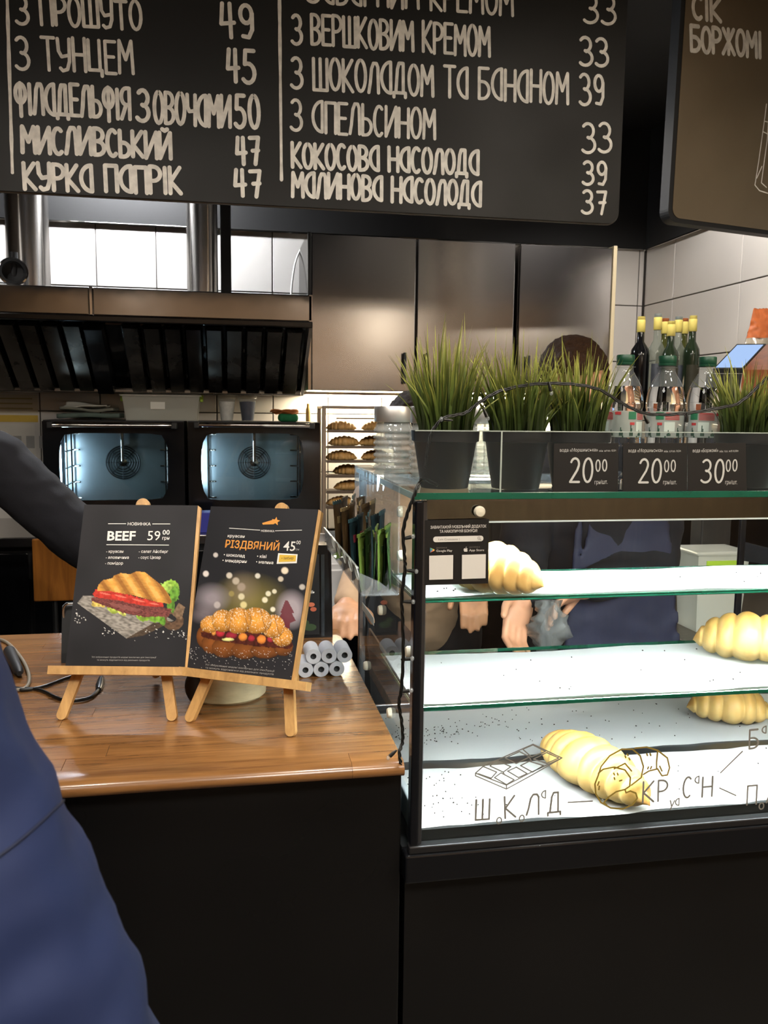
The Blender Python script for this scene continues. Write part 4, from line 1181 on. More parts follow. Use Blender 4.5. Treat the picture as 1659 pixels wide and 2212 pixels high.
mb = MB(); mb.add(rrect(PK, *Zk(328, 545), *Zk(1328, 657), -2.3, .0004, 5.8), [tuple(range(28))]); mb.build('search_bar', M_SW, t)
M_SG = mat('sticker_grey', '77726c', .5)
ftext('Lviv Croissants |', PK, Zk(432, 618), Zk(850, 612), 4.6, M_SG, t, lift=.0007)
mb = MB(); cxp, cyp = Zk(1236, 572)
ribbon(mb, [PK.at(cxp + 2.6 * math.cos(2 * math.pi * i / 16), cyp + 2.6 * math.sin(2 * math.pi * i / 16), .0011) for i in range(17)], .0003, PK.n)
ribbon(mb, [PK.at(cxp + 1.9, cyp + 1.9, .0011), PK.at(cxp + 4.3, cyp + 4.2, .0011)], .0004, PK.n); mb.build('search_icon', M_SG, t)
for k, (pts, cc) in enumerate((([(268, 765), (268, 862), (318, 812)], '4b7f9a'), ([(268, 765), (318, 812), (332, 790)], '6fa06a'), ([(268, 862), (332, 835), (318, 812)], 'c0604c'), ([(318, 812), (332, 790), (360, 812), (332, 835)], 'd9a04e'))):
    mb = MB(); mb.add([PK.at(*Zk(*q), .0005) for q in pts], [tuple(range(len(pts)))]); mb.build('play_icon', mat('icon_' + cc, cc, .5), t)
ftext('ДОСТУПНО В', PK, Zk(390, 782), Zk(600, 777), 2.6, M_SG, t)
ftext('Google Play', PK, Zk(388, 848), Zk(706, 842), 4.8, M_SW, t, weight=.006)
ftext('ДОСТУПНО В', PK, Zk(1045, 768), Zk(1255, 763), 2.6, M_SG, t)
ftext('App Store', PK, Zk(1043, 836), Zk(1340, 830), 4.8, M_SW, t, weight=.006)
ap = [(972, 782), (990, 774), (1005, 780), (1012, 790), (1003, 803), (1006, 818), (1015, 826), (1005, 840), (992, 846), (972, 842), (955, 846), (942, 836), (934, 812), (938, 788), (952, 776)]
mb = MB(); mb.add([PK.at(*Zk(*q), .0005) for q in ap], [tuple(range(len(ap)))]); mb.add([PK.at(*Zk(*q), .0005) for q in ((975, 768), (978, 754), (992, 744), (992, 756), (984, 766))], [(0, 1, 2, 3, 4)]); mb.build('apple_icon', M_SW, t)
for q in (((248, 925), (727, 910), (720, 1390), (248, 1405)), ((902, 908), (1376, 893), (1370, 1372), (898, 1388))):
    mb = MB(); mb.add([PK.at(*Zk(*v), .0005) for v in q], [(0, 1, 2, 3)]); mb.build('white_square', M_SW, t)

# ================================================================ clear dispenser with sachets on the case side
M_ACR2 = glass('dispenser_acrylic', (.95, .96, .97), 1.45, .01, .09, (.75, .8, .82))
dx0, dx1, dy0, dy1 = .203, .262, 1.277, 1.735
t = thing('sachet_dispenser', ((dx0 + dx1) / 2, 1.5, 1.215), 'clear acrylic sachet dispenser hooked on the left side of the case', 'dispenser')
MB().box((dx1 - .003, dy0, 1.215), (dx1, dy1, zt + .003), .001).build('back_plate', M_ACR2, t)
MB().box((dx1 - .003, dy0, zt + .0032), (dx1 + .03, dy1, zt + .006)).build('hook_plate', M_ACR2, t)
MB().box((dx0, dy0, 1.2135), (dx1, dy1, 1.2165), .001).build('trough_floor', M_ACR2, t)
MB().prism([(dx0, dy0, 1.2165), (dx0 + .003, dy0, 1.2165), (dx0 - .005, dy0, 1.258), (dx0 - .008, dy0, 1.258)], (0, dy1 - dy0, 0)).build('trough_front', M_ACR2, t)
MB().prism([(dx0 - .008, dy0, 1.258), (dx0 - .005, dy0, 1.258), (dx0 - .005, dy0, 1.2595), (dx0 - .008, dy0, 1.2595)], (0, dy1 - dy0, 0)).build('lip_edge', mat('acrylic_edge', 'b9c0bb', .2), t)
MB().prism([(dx0 - .006, dy0, 1.252), (dx0 + .002, dy0, 1.2155), (dx0 + .055, dy0, 1.2155), (dx0 + .028, dy0, 1.236)], (0, .002, 0)).build('trough_end', M_ACR2, t)
MB().prism([(dx0 - .006, dy1 - .003, 1.252), (dx0 + .002, dy1 - .003, 1.2155), (dx1 - .003, dy1 - .003, 1.2155), (dx1 - .003, dy1 - .003, 1.25)], (0, .003, 0)).build('trough_end', M_ACR2, t)
PD = Plane((dx0, 0, 1.2165), Vector((-.0415, 0, -.008)))
for px, py in ((720, 1171), (732, 1187), (744, 1202), (757, 1219), (771, 1236)):
    c = PD.at(px, py, .0006)
    ey = Vector((-.008, 0, .0415)).normalized()
    mb = MB(); mb.tube([c + Vector((0, 1, 0)) * (.018 * math.cos(2 * math.pi * i / 28)) + ey * (.012 * math.sin(2 * math.pi * i / 28)) for i in range(28)], .0006, 6, closed=True)
    mb.tube([c - ey * .012, c + ey * .012], .0005, 6)
    mb.build('oval_mark', mat('acrylic_mark', 'c9cec9', .25), t)
def sachet(x, y, z, w_, h_, th, rx, rz, cols, label, group, zig=True):
    t = thing('sachet', (x, y, z), label, 'sachet', group, rz)
    t.rotation_euler = (rx, 0, rz)
    nx, ny = 8, 10; vs = []; fs = []
    def edge(i, s):
        return .0
    for side in (1, -1):
        for j in range(ny + 1):
            for i in range(nx + 1):
                u = i / nx; v = j / ny
                puff = th * (math.sin(math.pi * u) ** .6) * (math.sin(math.pi * min(1, max(0, (v - .1) / .8))) ** .5 if .1 < v < .9 else 0)
                zz = v * h_
                if zig and j in (0, ny): zz += (.0025 if i % 2 else -.0) * (1 if j == 0 else -1)
                vs.append((-w_ / 2 + u * w_, -side * (puff * .5 + .0003), zz))
    N = (nx + 1) * (ny + 1)
    for sidx in (0, 1):
        for j in range(ny):
            for i in range(nx):
                q = sidx * N + j * (nx + 1) + i; fs.append((q, q + 1, q + nx + 2, q + nx + 1))
    low = [f for f in fs]
    mb = MB(); mb.add(vs, fs)
    o = mb.build('pouch', cols[0], t, True, world=False, weld=False)
    mb = MB(); mb.box((-w_ / 2 - .0002, -.0012, h_ * .93), (w_ / 2 + .0002, .0012, h_ * .985)); mb.build('top_seal', cols[1], t, world=False)
    mb = MB(); mb.box((-w_ * .22, -th * .5 - .0006, h_ * .60), (w_ * .22, -th * .5 + .0004, h_ * .72), .0003); mb.build('print_panel', cols[2], t, world=False)
    return t
M_GR1 = mat('sachet_green', '2c4220', .3, var=.35, scale=30, bump=.3, bscale=60)
M_GR2 = mat('sachet_green_lime', '53652a', .35)
M_DK1 = mat('sachet_dark', '1b2a2d', .3, var=.3, scale=30, bump=.3, bscale=60)
M_DK2 = mat('sachet_teal', '2e474b', .3)
M_BR1 = mat('sachet_brown', '4a3822', .3, var=.35, scale=30, bump=.3, bscale=60)
M_BR2 = mat('sachet_tan', '7d6a48', .3)
M_RD = mat('sachet_red', '7a2a34', .4)
ordw = ['nearest', 'second', 'third', 'fourth', 'fifth', 'sixth', 'seventh', 'eighth']
for gi, (ny_, yb_, hh, cols, lab) in enumerate(((7, 1.305, .092, (M_GR1, M_GR2, M_GR1), 'green sachet in the clear dispenser, %s of the green ones'),
                                   (6, 1.395, .104, (M_DK1, M_DK2, M_RD), 'dark teal sachet in the clear dispenser, %s of the dark ones'),
                                   (6, 1.490, .112, (M_BR1, M_BR2, M_BR1), 'brown sachet in the clear dispenser, %s of the nearer brown ones'),
                                   (5, 1.600, .112, (M_BR1, M_DK2, M_BR2), 'brown sachet in the clear dispenser, %s of the farther brown ones'))):
    for k in range(ny_):
        fx = k / (ny_ - 1)
        c_ = cols if k % 3 != 1 else (cols[0], cols[0], cols[2])
        if gi == 0 and k in (0, 4): c_ = (M_GR2, M_GR2, M_GR1)
        sachet(dx0 + .010 + fx * .040, yb_ + (.007 if k % 2 else -.004), 1.219, .046, hh + .006 * (k % 3), .004, R(-4 + 3 * (k % 3)), R(62 + 7 * (k % 4)), c_, lab % ordw[k].replace('nearest', 'leftmost'), 'sachets in the clear dispenser')

# ================================================================ on top of the case
TOPZ = zt
t = thing('ledge_guard', (.76, y0 + .004, TOPZ), 'clear acrylic guard strip standing along the front top of the case', 'guard')
MB().box((x0 - .003, y0 + .002, TOPZ), (x1, y0 + .005, 1.471)).build('plate', glass('guard_acrylic', (.93, .95, .95), 1.2, .0, .008), t)
MB().box((x0 - .003, y0 + .0018, 1.471), (x1, y0 + .0052, 1.4725)).build('plate_edge', mat('acrylic_edge2', '9aa39c', .15), t)
xg = aY(1083, 1000, y0).x
MB().box((xg - .0012, y0 + .0012, TOPZ), (xg + .0012, y0 + .0018, 1.471)).build('joint', mat('acrylic_edge2', '9aa39c', .15), t)
# ---- potted grass
M_POT = mat('pot_black', '0b0c0d', .5, var=.1, scale=10)
def grass_mat():
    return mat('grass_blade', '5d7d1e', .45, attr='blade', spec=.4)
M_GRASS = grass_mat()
def potted_grass(x, y, seed, label, h=.17, n=230, rtop=.052, ph=.088, spread=.045):
    rg = random.Random(seed)
    t = thing('potted_grass', (x, y, TOPZ), label, 'potted plant', 'black pots of artificial grass')
    MB().lathe([(.036, 0), (.037, .001), (rtop - .004, ph * .80), (rtop - .003, ph * .81), (rtop, ph * .82), (rtop + .001, ph), (rtop - .003, ph), (rtop - .006, ph * .9), (0, ph * .9)], 36, (x, y, TOPZ)).build('pot', M_POT, t, 40)
    MB().lathe([(0, ph * .93), (rtop - .006, ph * .915)], 24, (x, y, TOPZ), None, False, False).build('soil', mat('soil', '1a130d', .9, bump=.4, bscale=90), t)
    vs = []; fs = []; cols = []
    for k in range(n):
        a = rg.uniform(0, 2 * math.pi); r0 = (rtop - .010) * math.sqrt(rg.random()); 
        bx_, by_ = r0 * math.cos(a), r0 * math.sin(a)
        hh = h * rg.uniform(.42, .92) * (1.0 if rg.random() < .85 else 1.22)
        lean = spread * (r0 / rtop) * rg.uniform(.3, 1.3); la = a + rg.uniform(-.7, .7)
        curl = rg.uniform(-.02, .028)
        wdt = rg.uniform(.0013, .0030); wa = rg.uniform(0, math.pi)
        dx_, dy_ = math.cos(wa) * wdt, math.sin(wa) * wdt
        base = len(vs); S = 6
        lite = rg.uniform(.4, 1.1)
        for s in range(S + 1):
            v = s / S; q = v ** 1.6
            px = bx_ + math.cos(la) * (lean * q + curl * v * v); py = by_ + math.sin(la) * (lean * q + curl * v * v)
            if y + py < y0 + .008: py = y0 + .008 - y
            pz = ph * .92 + hh * v * (1 - .18 * (lean / .08) * v)
            tap = (1 - v ** 2.2) * .95 + .05
            vs.append((px - dx_ * tap, max(py - dy_ * tap, y0 + .0075 - y), pz)); vs.append((px + dx_ * tap, max(py + dy_ * tap, y0 + .0075 - y), pz))
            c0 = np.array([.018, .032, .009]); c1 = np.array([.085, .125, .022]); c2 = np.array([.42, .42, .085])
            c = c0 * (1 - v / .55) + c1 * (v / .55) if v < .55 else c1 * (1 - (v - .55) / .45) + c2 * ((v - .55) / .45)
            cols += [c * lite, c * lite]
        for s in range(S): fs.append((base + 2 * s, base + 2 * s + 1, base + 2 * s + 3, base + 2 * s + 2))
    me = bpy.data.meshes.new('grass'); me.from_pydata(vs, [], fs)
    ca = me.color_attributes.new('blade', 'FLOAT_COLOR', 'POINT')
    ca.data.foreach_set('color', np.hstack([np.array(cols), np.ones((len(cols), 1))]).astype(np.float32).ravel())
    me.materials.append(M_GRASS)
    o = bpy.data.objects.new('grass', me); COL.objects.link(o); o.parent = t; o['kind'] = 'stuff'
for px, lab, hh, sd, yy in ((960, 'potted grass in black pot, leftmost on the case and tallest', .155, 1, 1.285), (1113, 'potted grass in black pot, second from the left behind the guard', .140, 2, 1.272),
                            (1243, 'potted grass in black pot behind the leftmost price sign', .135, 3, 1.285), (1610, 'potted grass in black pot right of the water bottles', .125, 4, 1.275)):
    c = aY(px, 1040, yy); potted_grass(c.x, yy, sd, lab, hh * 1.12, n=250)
# ---- glass jars with steel lids
M_JAR = glass('jar_glass', (.88, .90, .89), 1.8, .03, .2, (.85, .86, .84))
def jar(x, y, label, r=.037, hb=.100):
    t = thing('glass_jar', (x, y, TOPZ), label, 'jar', 'ribbed glass jars')
    prof = [(r * .8, 0), (r * .95, .003)]
    n_ = 7
    for k in range(n_):
        z0 = .006 + k * (hb - .02) / n_; dz = (hb - .02) / n_
        for q in (0, .25, .5, .75): prof.append((r * (.90 + .13 * math.sin(math.pi * q)), z0 + dz * q))
    prof += [(r * .92, hb - .012), (r * .86, hb - .004), (r * .86, hb)]
    inner = [(pr - .0028, max(pz, .004)) for pr, pz in reversed(prof)]
    MB().lathe(prof + inner + [(0, .004)], 40, (x, y, TOPZ)).build('jar_body', M_JAR, t, True)
    MB().lathe([(0, hb - .004), (r * .84, hb - .004), (r * .98, hb - .003), (r * 1.0, hb - .001), (r * 1.0, hb + .023), (r * .96, hb + .026), (0, hb + .026)], 40, (x, y, TOPZ)).build('lid', mat('lid_steel', 'd6d3ce', .38, .9), t, 40)
c = aZ(850, 1018, TOPZ); jar(aY(850, 950, 1.585).x, 1.585, 'ribbed glass jar with steel lid left of the grass pots')
jar(aY(908, 960, 1.50).x + .012, 1.47, 'ribbed glass jar with steel lid behind the leftmost pot')
jar(aY(1042, 960, 1.47).x, 1.47, 'ribbed glass jar seen between the two left pots')
# scrap of paper between the pots
c = aZ(1025, 1030, TOPZ)
tag(wavy_sheet(c.x - .02, c.x + .025, c.y - .02, c.y + .02, TOPZ + .001, .012, 8, 6, 5, .0006, 20).build('paper_scrap', mat('paper_dull', 'd9d6cd', .8), None, True), 'small crumpled white paper scrap between the left grass pots', 'paper')
# ---- water bottles
M_WATER = mat('water_pet', (.97, .985, .985), .0, trans=1.0, ior=1.33, spec=.5)
M_PET = glass('pet_plastic', (.92, .94, .935), 1.7, .0, .06)
M_CAP = mat('cap_green', '123f2c', .4)
def bottle(x, y, label, rot):
    t = thing('water_bottle', (x, y, TOPZ), label, 'water bottle', 'water bottles on the case', rot)
    r = .0322
    prof = [(.022, .001), (.0285, 0), (r, .008), (r, .012)]
    for k in range(6): z0 = .014 + k * .009; prof += [(r - .0012, z0), (r, z0 + .0045)]
    prof += [(r - .001, .070), (r - .001, .125), (r, .128), (r, .138)]
    fill = list(prof) + [(.0305, .152), (.0275, .163)]
    MB().lathe(fill + [(0, .163)], 44, (0, 0, 0)).build('water_body', M_WATER, t, 50, world=False)
    neck = [(.0275, .1632), (.0235, .172), (.0185, .180), (.0155, .185), (.0135, .189), (.0135, .194), (.0165, .1945), (.0165, .196), (.0128, .1965), (.0128, .200)]
    MB().lathe(neck, 40, (0, 0, 0), None, False, False).build('neck', M_PET, t, 50, world=False)
    capm = MB().lathe([(.0140, .1985), (.0146, .199), (.0150, .202), (.0146, .2025), (.0150, .203), (.0150, .214), (.0138, .2155), (0, .2155)], 36, (0, 0, 0)).build('cap', M_CAP, t, 40, world=False)
    MB().lathe([(r - .0004, .078), (r - .0004, .122)], 48, (0, 0, 0), None, False, False).build('label_film', mat('label_film', 'aeb6b0', .35, alpha=.62), t, True, world=False)
    # printed patches round the film
    def patch(a0, a1, z0, z1, m, off=.0):
        vs = []; fs = []; K = 8
        for k in range(K + 1):
            a = R(a0 + (a1 - a0) * k / K)
            for z in (z0, z1): vs.append(((r + off) * math.cos(a), (r + off) * math.sin(a), z))
        for k in range(K): fs.append((2 * k, 2 * k + 2, 2 * k + 3, 2 * k + 1))
        MB().add(vs, fs).build('label_print', m, t, True, world=False)
    MG = mat('label_green', '2d6a4c', .4); MR = mat('label_red', 'a83a3c', .4); MDG = mat('label_dark_green', '123a2a', .4)
    patch(0, 360, .0775, .0805, MDG)
    for k in range(12):
        a = k * 30 + 4
        for q in range(4): patch(a + q * 3, a + q * 3 + 2.6, .0805, .0805 + (.004, .010, .007, .004)[q] * (1 + .4 * (k % 3)), MDG)
    for k in range(3):
        b_ = k * 120
        patch(b_, b_ + 24, .108, .1205, MG); patch(b_ + 30, b_ + 70, .1185, .1198, MR)
        for q in range(5): patch(b_ + 28, b_ + 74, .1075 + q * .0023, .1087 + q * .0023, MR)
        patch(b_ + 80, b_ + 98, .1155, .1205, MR); patch(b_ + 5, b_ + 20, .0985, .103, MR); patch(b_ + 26, b_ + 58, .088, .104, mat('label_pale', 'b8c4bc', .4))
    return t
for px, lab, ro in ((1346, 'water bottle with green cap, leftmost of three behind the price signs', R(20)), (1436, 'water bottle with green cap, middle of three behind the price signs', R(-25)), (1522, 'water bottle with green cap, rightmost of three behind the price signs', R(75))):
    c = aY(px, 900, 1.36); bottle(c.x, 1.36, lab, ro)
# ---- price signs
M_SIGN = mat('sign_black', '19191a', .4)
M_SIGNW = mat('sign_grey_print', 'b4b4b0', .5)
def price_sign(yp, quad, name, price, small, label):
    pl = Plane((0, yp, 0), (0, -1, 0))
    P = [pl.at(*q) for q in quad]
    t = thing('price_sign', ((P[0].x + P[1].x) / 2, yp, TOPZ), label, 'price sign', 'price signs on the case')
    zz = TOPZ + .0005
    MB().prism([P[0], P[1], Vector((P[2].x, yp, zz)), Vector((P[3].x, yp, zz))], (0, .0015, 0)).build('card', M_SIGN, t)
    MB().box((P[3].x, yp + .0016, zz), (P[2].x, yp + .02, zz + .0015)).build('foot', M_SIGN, t)
    for body, p0, p1, h in name: ftext(body, pl, p0, p1, h, M_SIGNW, t, 'product_lettering', .0006)
    mb = MB()
    b0, b1, h = price
    stext(mb, b0[0], pl, b0[1], b0[2], h, .00165, .0006, .2, 0); stext(mb, '00', pl, b1[0], b1[1], b1[2], .0010, .0006, .25, 0)
    mb.build('price_digits', M_SIGNW, t)
    ftext('грн/шт.', pl, small[0], small[1], 9.5, M_SIGNW, t, 'unit_lettering', .0006)
ys = y0 - .0030
price_sign(ys, ((1197, 958), (1336, 957), (1335, 1058), (1195, 1058)), [('вода «Моршинська»', (1209, 976), (1291, 975), 7.5), ('мін. н/газ. 0,5л', (1294, 976), (1330, 975), 4.5)],
           (('20', (1231, 1041), (1278, 1041)), ((1287, 1018), (1310, 1017), 24), 51), ((1284, 1046), (1312, 1045)), 'black price sign reading 20 in front of the third pot')
price_sign(ys, ((1346, 957), (1485, 957), (1484, 1058), (1345, 1058)), [('вода «Моршинська»', (1357, 977), (1431, 976), 7.5), ('мін. с/газ. 0,5л', (1434, 977), (1470, 976), 4.5)],
           (('20', (1380, 1042), (1426, 1042)), ((1435, 1019), (1458, 1018), 24), 50), ((1432, 1046), (1461, 1046)), 'black price sign reading 20 in front of the middle bottle')
price_sign(ys, ((1486, 957), (1611, 957), (1613, 1058), (1486, 1058)), [('вода «Боржомі»', (1496, 977), (1551, 976), 7.5), ('мін. газ. ж/б 0,33л', (1554, 977), (1594, 976), 4.5)],
           (('30', (1517, 1042), (1561, 1042)), ((1568, 1018), (1591, 1017), 24), 49), ((1566, 1046), (1592, 1046)), 'black price sign reading 30 below the rightmost bottle')
# ---- fairy-light string
def pY(pts, default): return [aY(p[0], p[1], p[2] if len(p) > 2 else default) for p in pts]
t = thing('fairy_lights', (x0, y0 - .02, TOPZ), 'unlit black-wire fairy-light string draped over the pots and down the case corner', 'fairy lights')
M_WIRE = mat('wire_black', '0d0e0d', .35)
up_path = smooth_path(pY([(1659, 815, 1.235), (1600, 868, 1.228), (1560, 880, 1.222), (1480, 893, 1.222), (1400, 894, 1.222), (1345, 872, 1.222), (1295, 842, 1.222), (1235, 830, 1.222), (1155, 830, 1.222), (1080, 845, 1.222),
                          (1035, 870, 1.222), (1005, 892, 1.222), (960, 903, 1.215), (935, 930, 1.215), (925, 965, 1.213), (920, 1010, 1.212)], 1.22), 8)
dn_path = smooth_path(pY([(945, 1048, 1.225), (915, 1035, 1.214), (905, 1045, 1.19), (893, 1075, 1.185), (880, 1110, 1.185), (871, 1150, 1.185), (874, 1200, 1.185), (875, 1230, 1.185), (868, 1290, 1.185), (870, 1340, 1.185), (871, 1420, 1.185),
                          (867, 1490, 1.185), (862, 1520, 1.185), (868, 1560, 1.185), (870, 1600, 1.184), (863, 1625, 1.178), (866, 1650, 1.176)], 1.185), 8)
for path, nm in ((up_path, 'upper_wire'), (dn_path, 'hanging_wire')):
    mb = MB()
    for ph in range(3):
        off = []
        for i, p in enumerate(path):
            a = i * .55 + ph * 2.1
            off.append(p + Vector((math.cos(a) * .0016, math.sin(a) * .0010, math.sin(a) * .0016)))
        mb.tube(off, .0013, 6)
    mb.build(nm, M_WIRE, t, True)
def bulb(px, py, Y, dx_, dy_):
    p = aY(px, py, Y); d_ = Vector((dx_, 0, dy_)).normalized()
    h = MB().tube([p - d_ * .014, p - d_ * .007, p], [.0012, .0026, .0030], 10).build('bulb_socket', M_WIRE, t)
    MB().ellipsoid(p + d_ * .0032, (.0028, .0028, .0036), 12, 8).build('bulb', glass('bulb_clear', (.85, .86, .84), 1.5, .0, .15), t, True).parent = h
for b_ in ((1400, 914, 1.219, .5, -.8), (1483, 912, 1.219, 0, -1), (958, 906, 1.212, -1, .1), (1052, 900, 1.22, .4, -.8), (895, 1234, 1.187, 1, -.15), (888, 1300, 1.187, 1, -.05), (886, 1423, 1.187, 1, .05), (884, 1492, 1.187, 1, .1),
           (888, 1160, 1.187, .9, .2), (842, 1634, 1.176, -.9, -.8), (1190, 845, 1.22, .3, -1)):
    bulb(*b_)

# ================================================================ easels and posters
M_PINE = wood('pine', 'a07743', 'd0a466', .5, 2, .05, .06)
def easel(c, ang, label, tag_side):
    t = thing('table_easel', c, label, 'easel', 'small wooden table easels', ang)
    th = R(21)
    uz = Vector((0, math.sin(th), math.cos(th)))      # along the leaning front
    nn = Vector((0, -math.cos(th), math.sin(th)))     # towards the viewer
    def W(a, b_, n_=0): return Vector((a, 0, 0)) + uz * b_ + nn * n_
    def slab(a0, b0, a1, b1, wd, n0, n1, name, rnd=False):
        p = Vector((a0, b0)); q = Vector((a1, b1)); d_ = (q - p).normalized(); s_ = Vector((-d_.y, d_.x)) * wd / 2
        poly = [p - s_, q - s_, q + s_, p + s_]
        if rnd: poly = [p - s_, q - s_] + [q + Vector((s_.x * math.sin(R(k)) + d_.x * wd / 2 * math.cos(R(k)), s_.y * math.sin(R(k)) + d_.y * wd / 2 * math.cos(R(k)))) for k in range(-80, 81, 20)] + [q + s_, p + s_]
        mb = MB(); mb.prism([W(v.x, v.y, n0) for v in poly], nn * (n1 - n0)); return mb.build(name, M_PINE, t, world=False)
    slab(0.012, .375, -.094, .0095, .017, -.010, .0, 'front_leg', True)
    slab(0.012, .375, .090, .0095, .017, -.010, .0, 'front_leg', True)
    slab(-.116, .0815, .116, .0815, .014, .001, .024, 'ledge')
    slab(-.06, .22, .08, .22, .014, -.018, -.0105, 'cross_bar')
    MB().tube([W(.012, .374, -.012), W(.012, .374, -.002)], .012, 20).build('top_knob', M_PINE, t, 40, world=False)
    MB().tube([W(.012, .36, -.016), (.012, .20, .012)], .0065, 4).build('rear_leg', M_PINE, t, world=False)
    return t, th, W, nn
def poster(tw, pts_px, label, cat='poster'): pass
P1c = aZ(137, 1555, CZ_); P1d = aZ(370, 1560, CZ_)
a1 = R(-10.3)
E1 = easel(((P1c.x + P1d.x) / 2, (P1c.y + P1d.y) / 2, CZ_), a1, 'small wooden table easel holding the beef croissant poster', 0)
P2c = aZ(408, 1562, CZ_); P2d = aZ(628, 1592, CZ_)
a2 = R(-29)
E2 = easel(((P2c.x + P2d.x) / 2, (P2c.y + P2d.y) / 2, CZ_), a2, 'small wooden table easel holding the festive croissant poster', 0)

# ---- raster prints for the posters (painted into vertex colours of a fine flat grid)
def inpoly(X, Y, poly):
    ins = np.zeros(X.shape, bool); n_ = len(poly)
    for i in range(n_):
        (x1_, y1_), (x2_, y2_) = poly[i], poly[(i + 1) % n_]
        if y1_ == y2_: continue
        c_ = ((y1_ > Y) != (y2_ > Y)) & (X < (x2_ - x1_) * (Y - y1_) / (y2_ - y1_) + x1_)
        ins ^= c_
    return ins
def vnoise(X, Y, s, seed):
    rs = np.random.RandomState(seed); g = rs.rand(64, 64)
    x = X / s; y = Y / s; xi = np.floor(x).astype(int); yi = np.floor(y).astype(int); fx = x - xi; fy = y - yi
    fx = fx * fx * (3 - 2 * fx); fy = fy * fy * (3 - 2 * fy)
    G = lambda a, b: g[a % 64, b % 64]
    return (G(xi, yi) * (1 - fx) + G(xi + 1, yi) * fx) * (1 - fy) + (G(xi, yi + 1) * (1 - fx) + G(xi + 1, yi + 1) * fx) * fy
def S(c): return np.array(lin(c)[:3])
def paint(C, mask, col, a=1.0):
    mk = (mask.astype(float) * a)[..., None]; C[:] = C * (1 - mk) + np.asarray(col) * mk
def ellm(X, Y, cx_, cy_, rx, ry, rot=0, soft=0):
    dx_ = X - cx_; dy_ = Y - cy_; c_, s_ = math.cos(R(rot)), math.sin(R(rot))
    d_ = np.sqrt(((dx_ * c_ + dy_ * s_) / rx) ** 2 + ((-dx_ * s_ + dy_ * c_) / ry) ** 2)
    if soft: return np.clip((1 - d_) / soft, 0, 1)
    return d_ < 1
def grid(quad, nx, ny):
    (tlx, tly), (trx, try_), (brx, bry), (blx, bly) = quad
    u = np.linspace(0, 1, nx + 1)[None, :]; v = np.linspace(0, 1, ny + 1)[:, None]
    X = (tlx * (1 - u) + trx * u) * (1 - v) + (blx * (1 - u) + brx * u) * v
    Y = (tly * (1 - u) + try_ * u) * (1 - v) + (bly * (1 - u) + bry * u) * v
    return X, Y
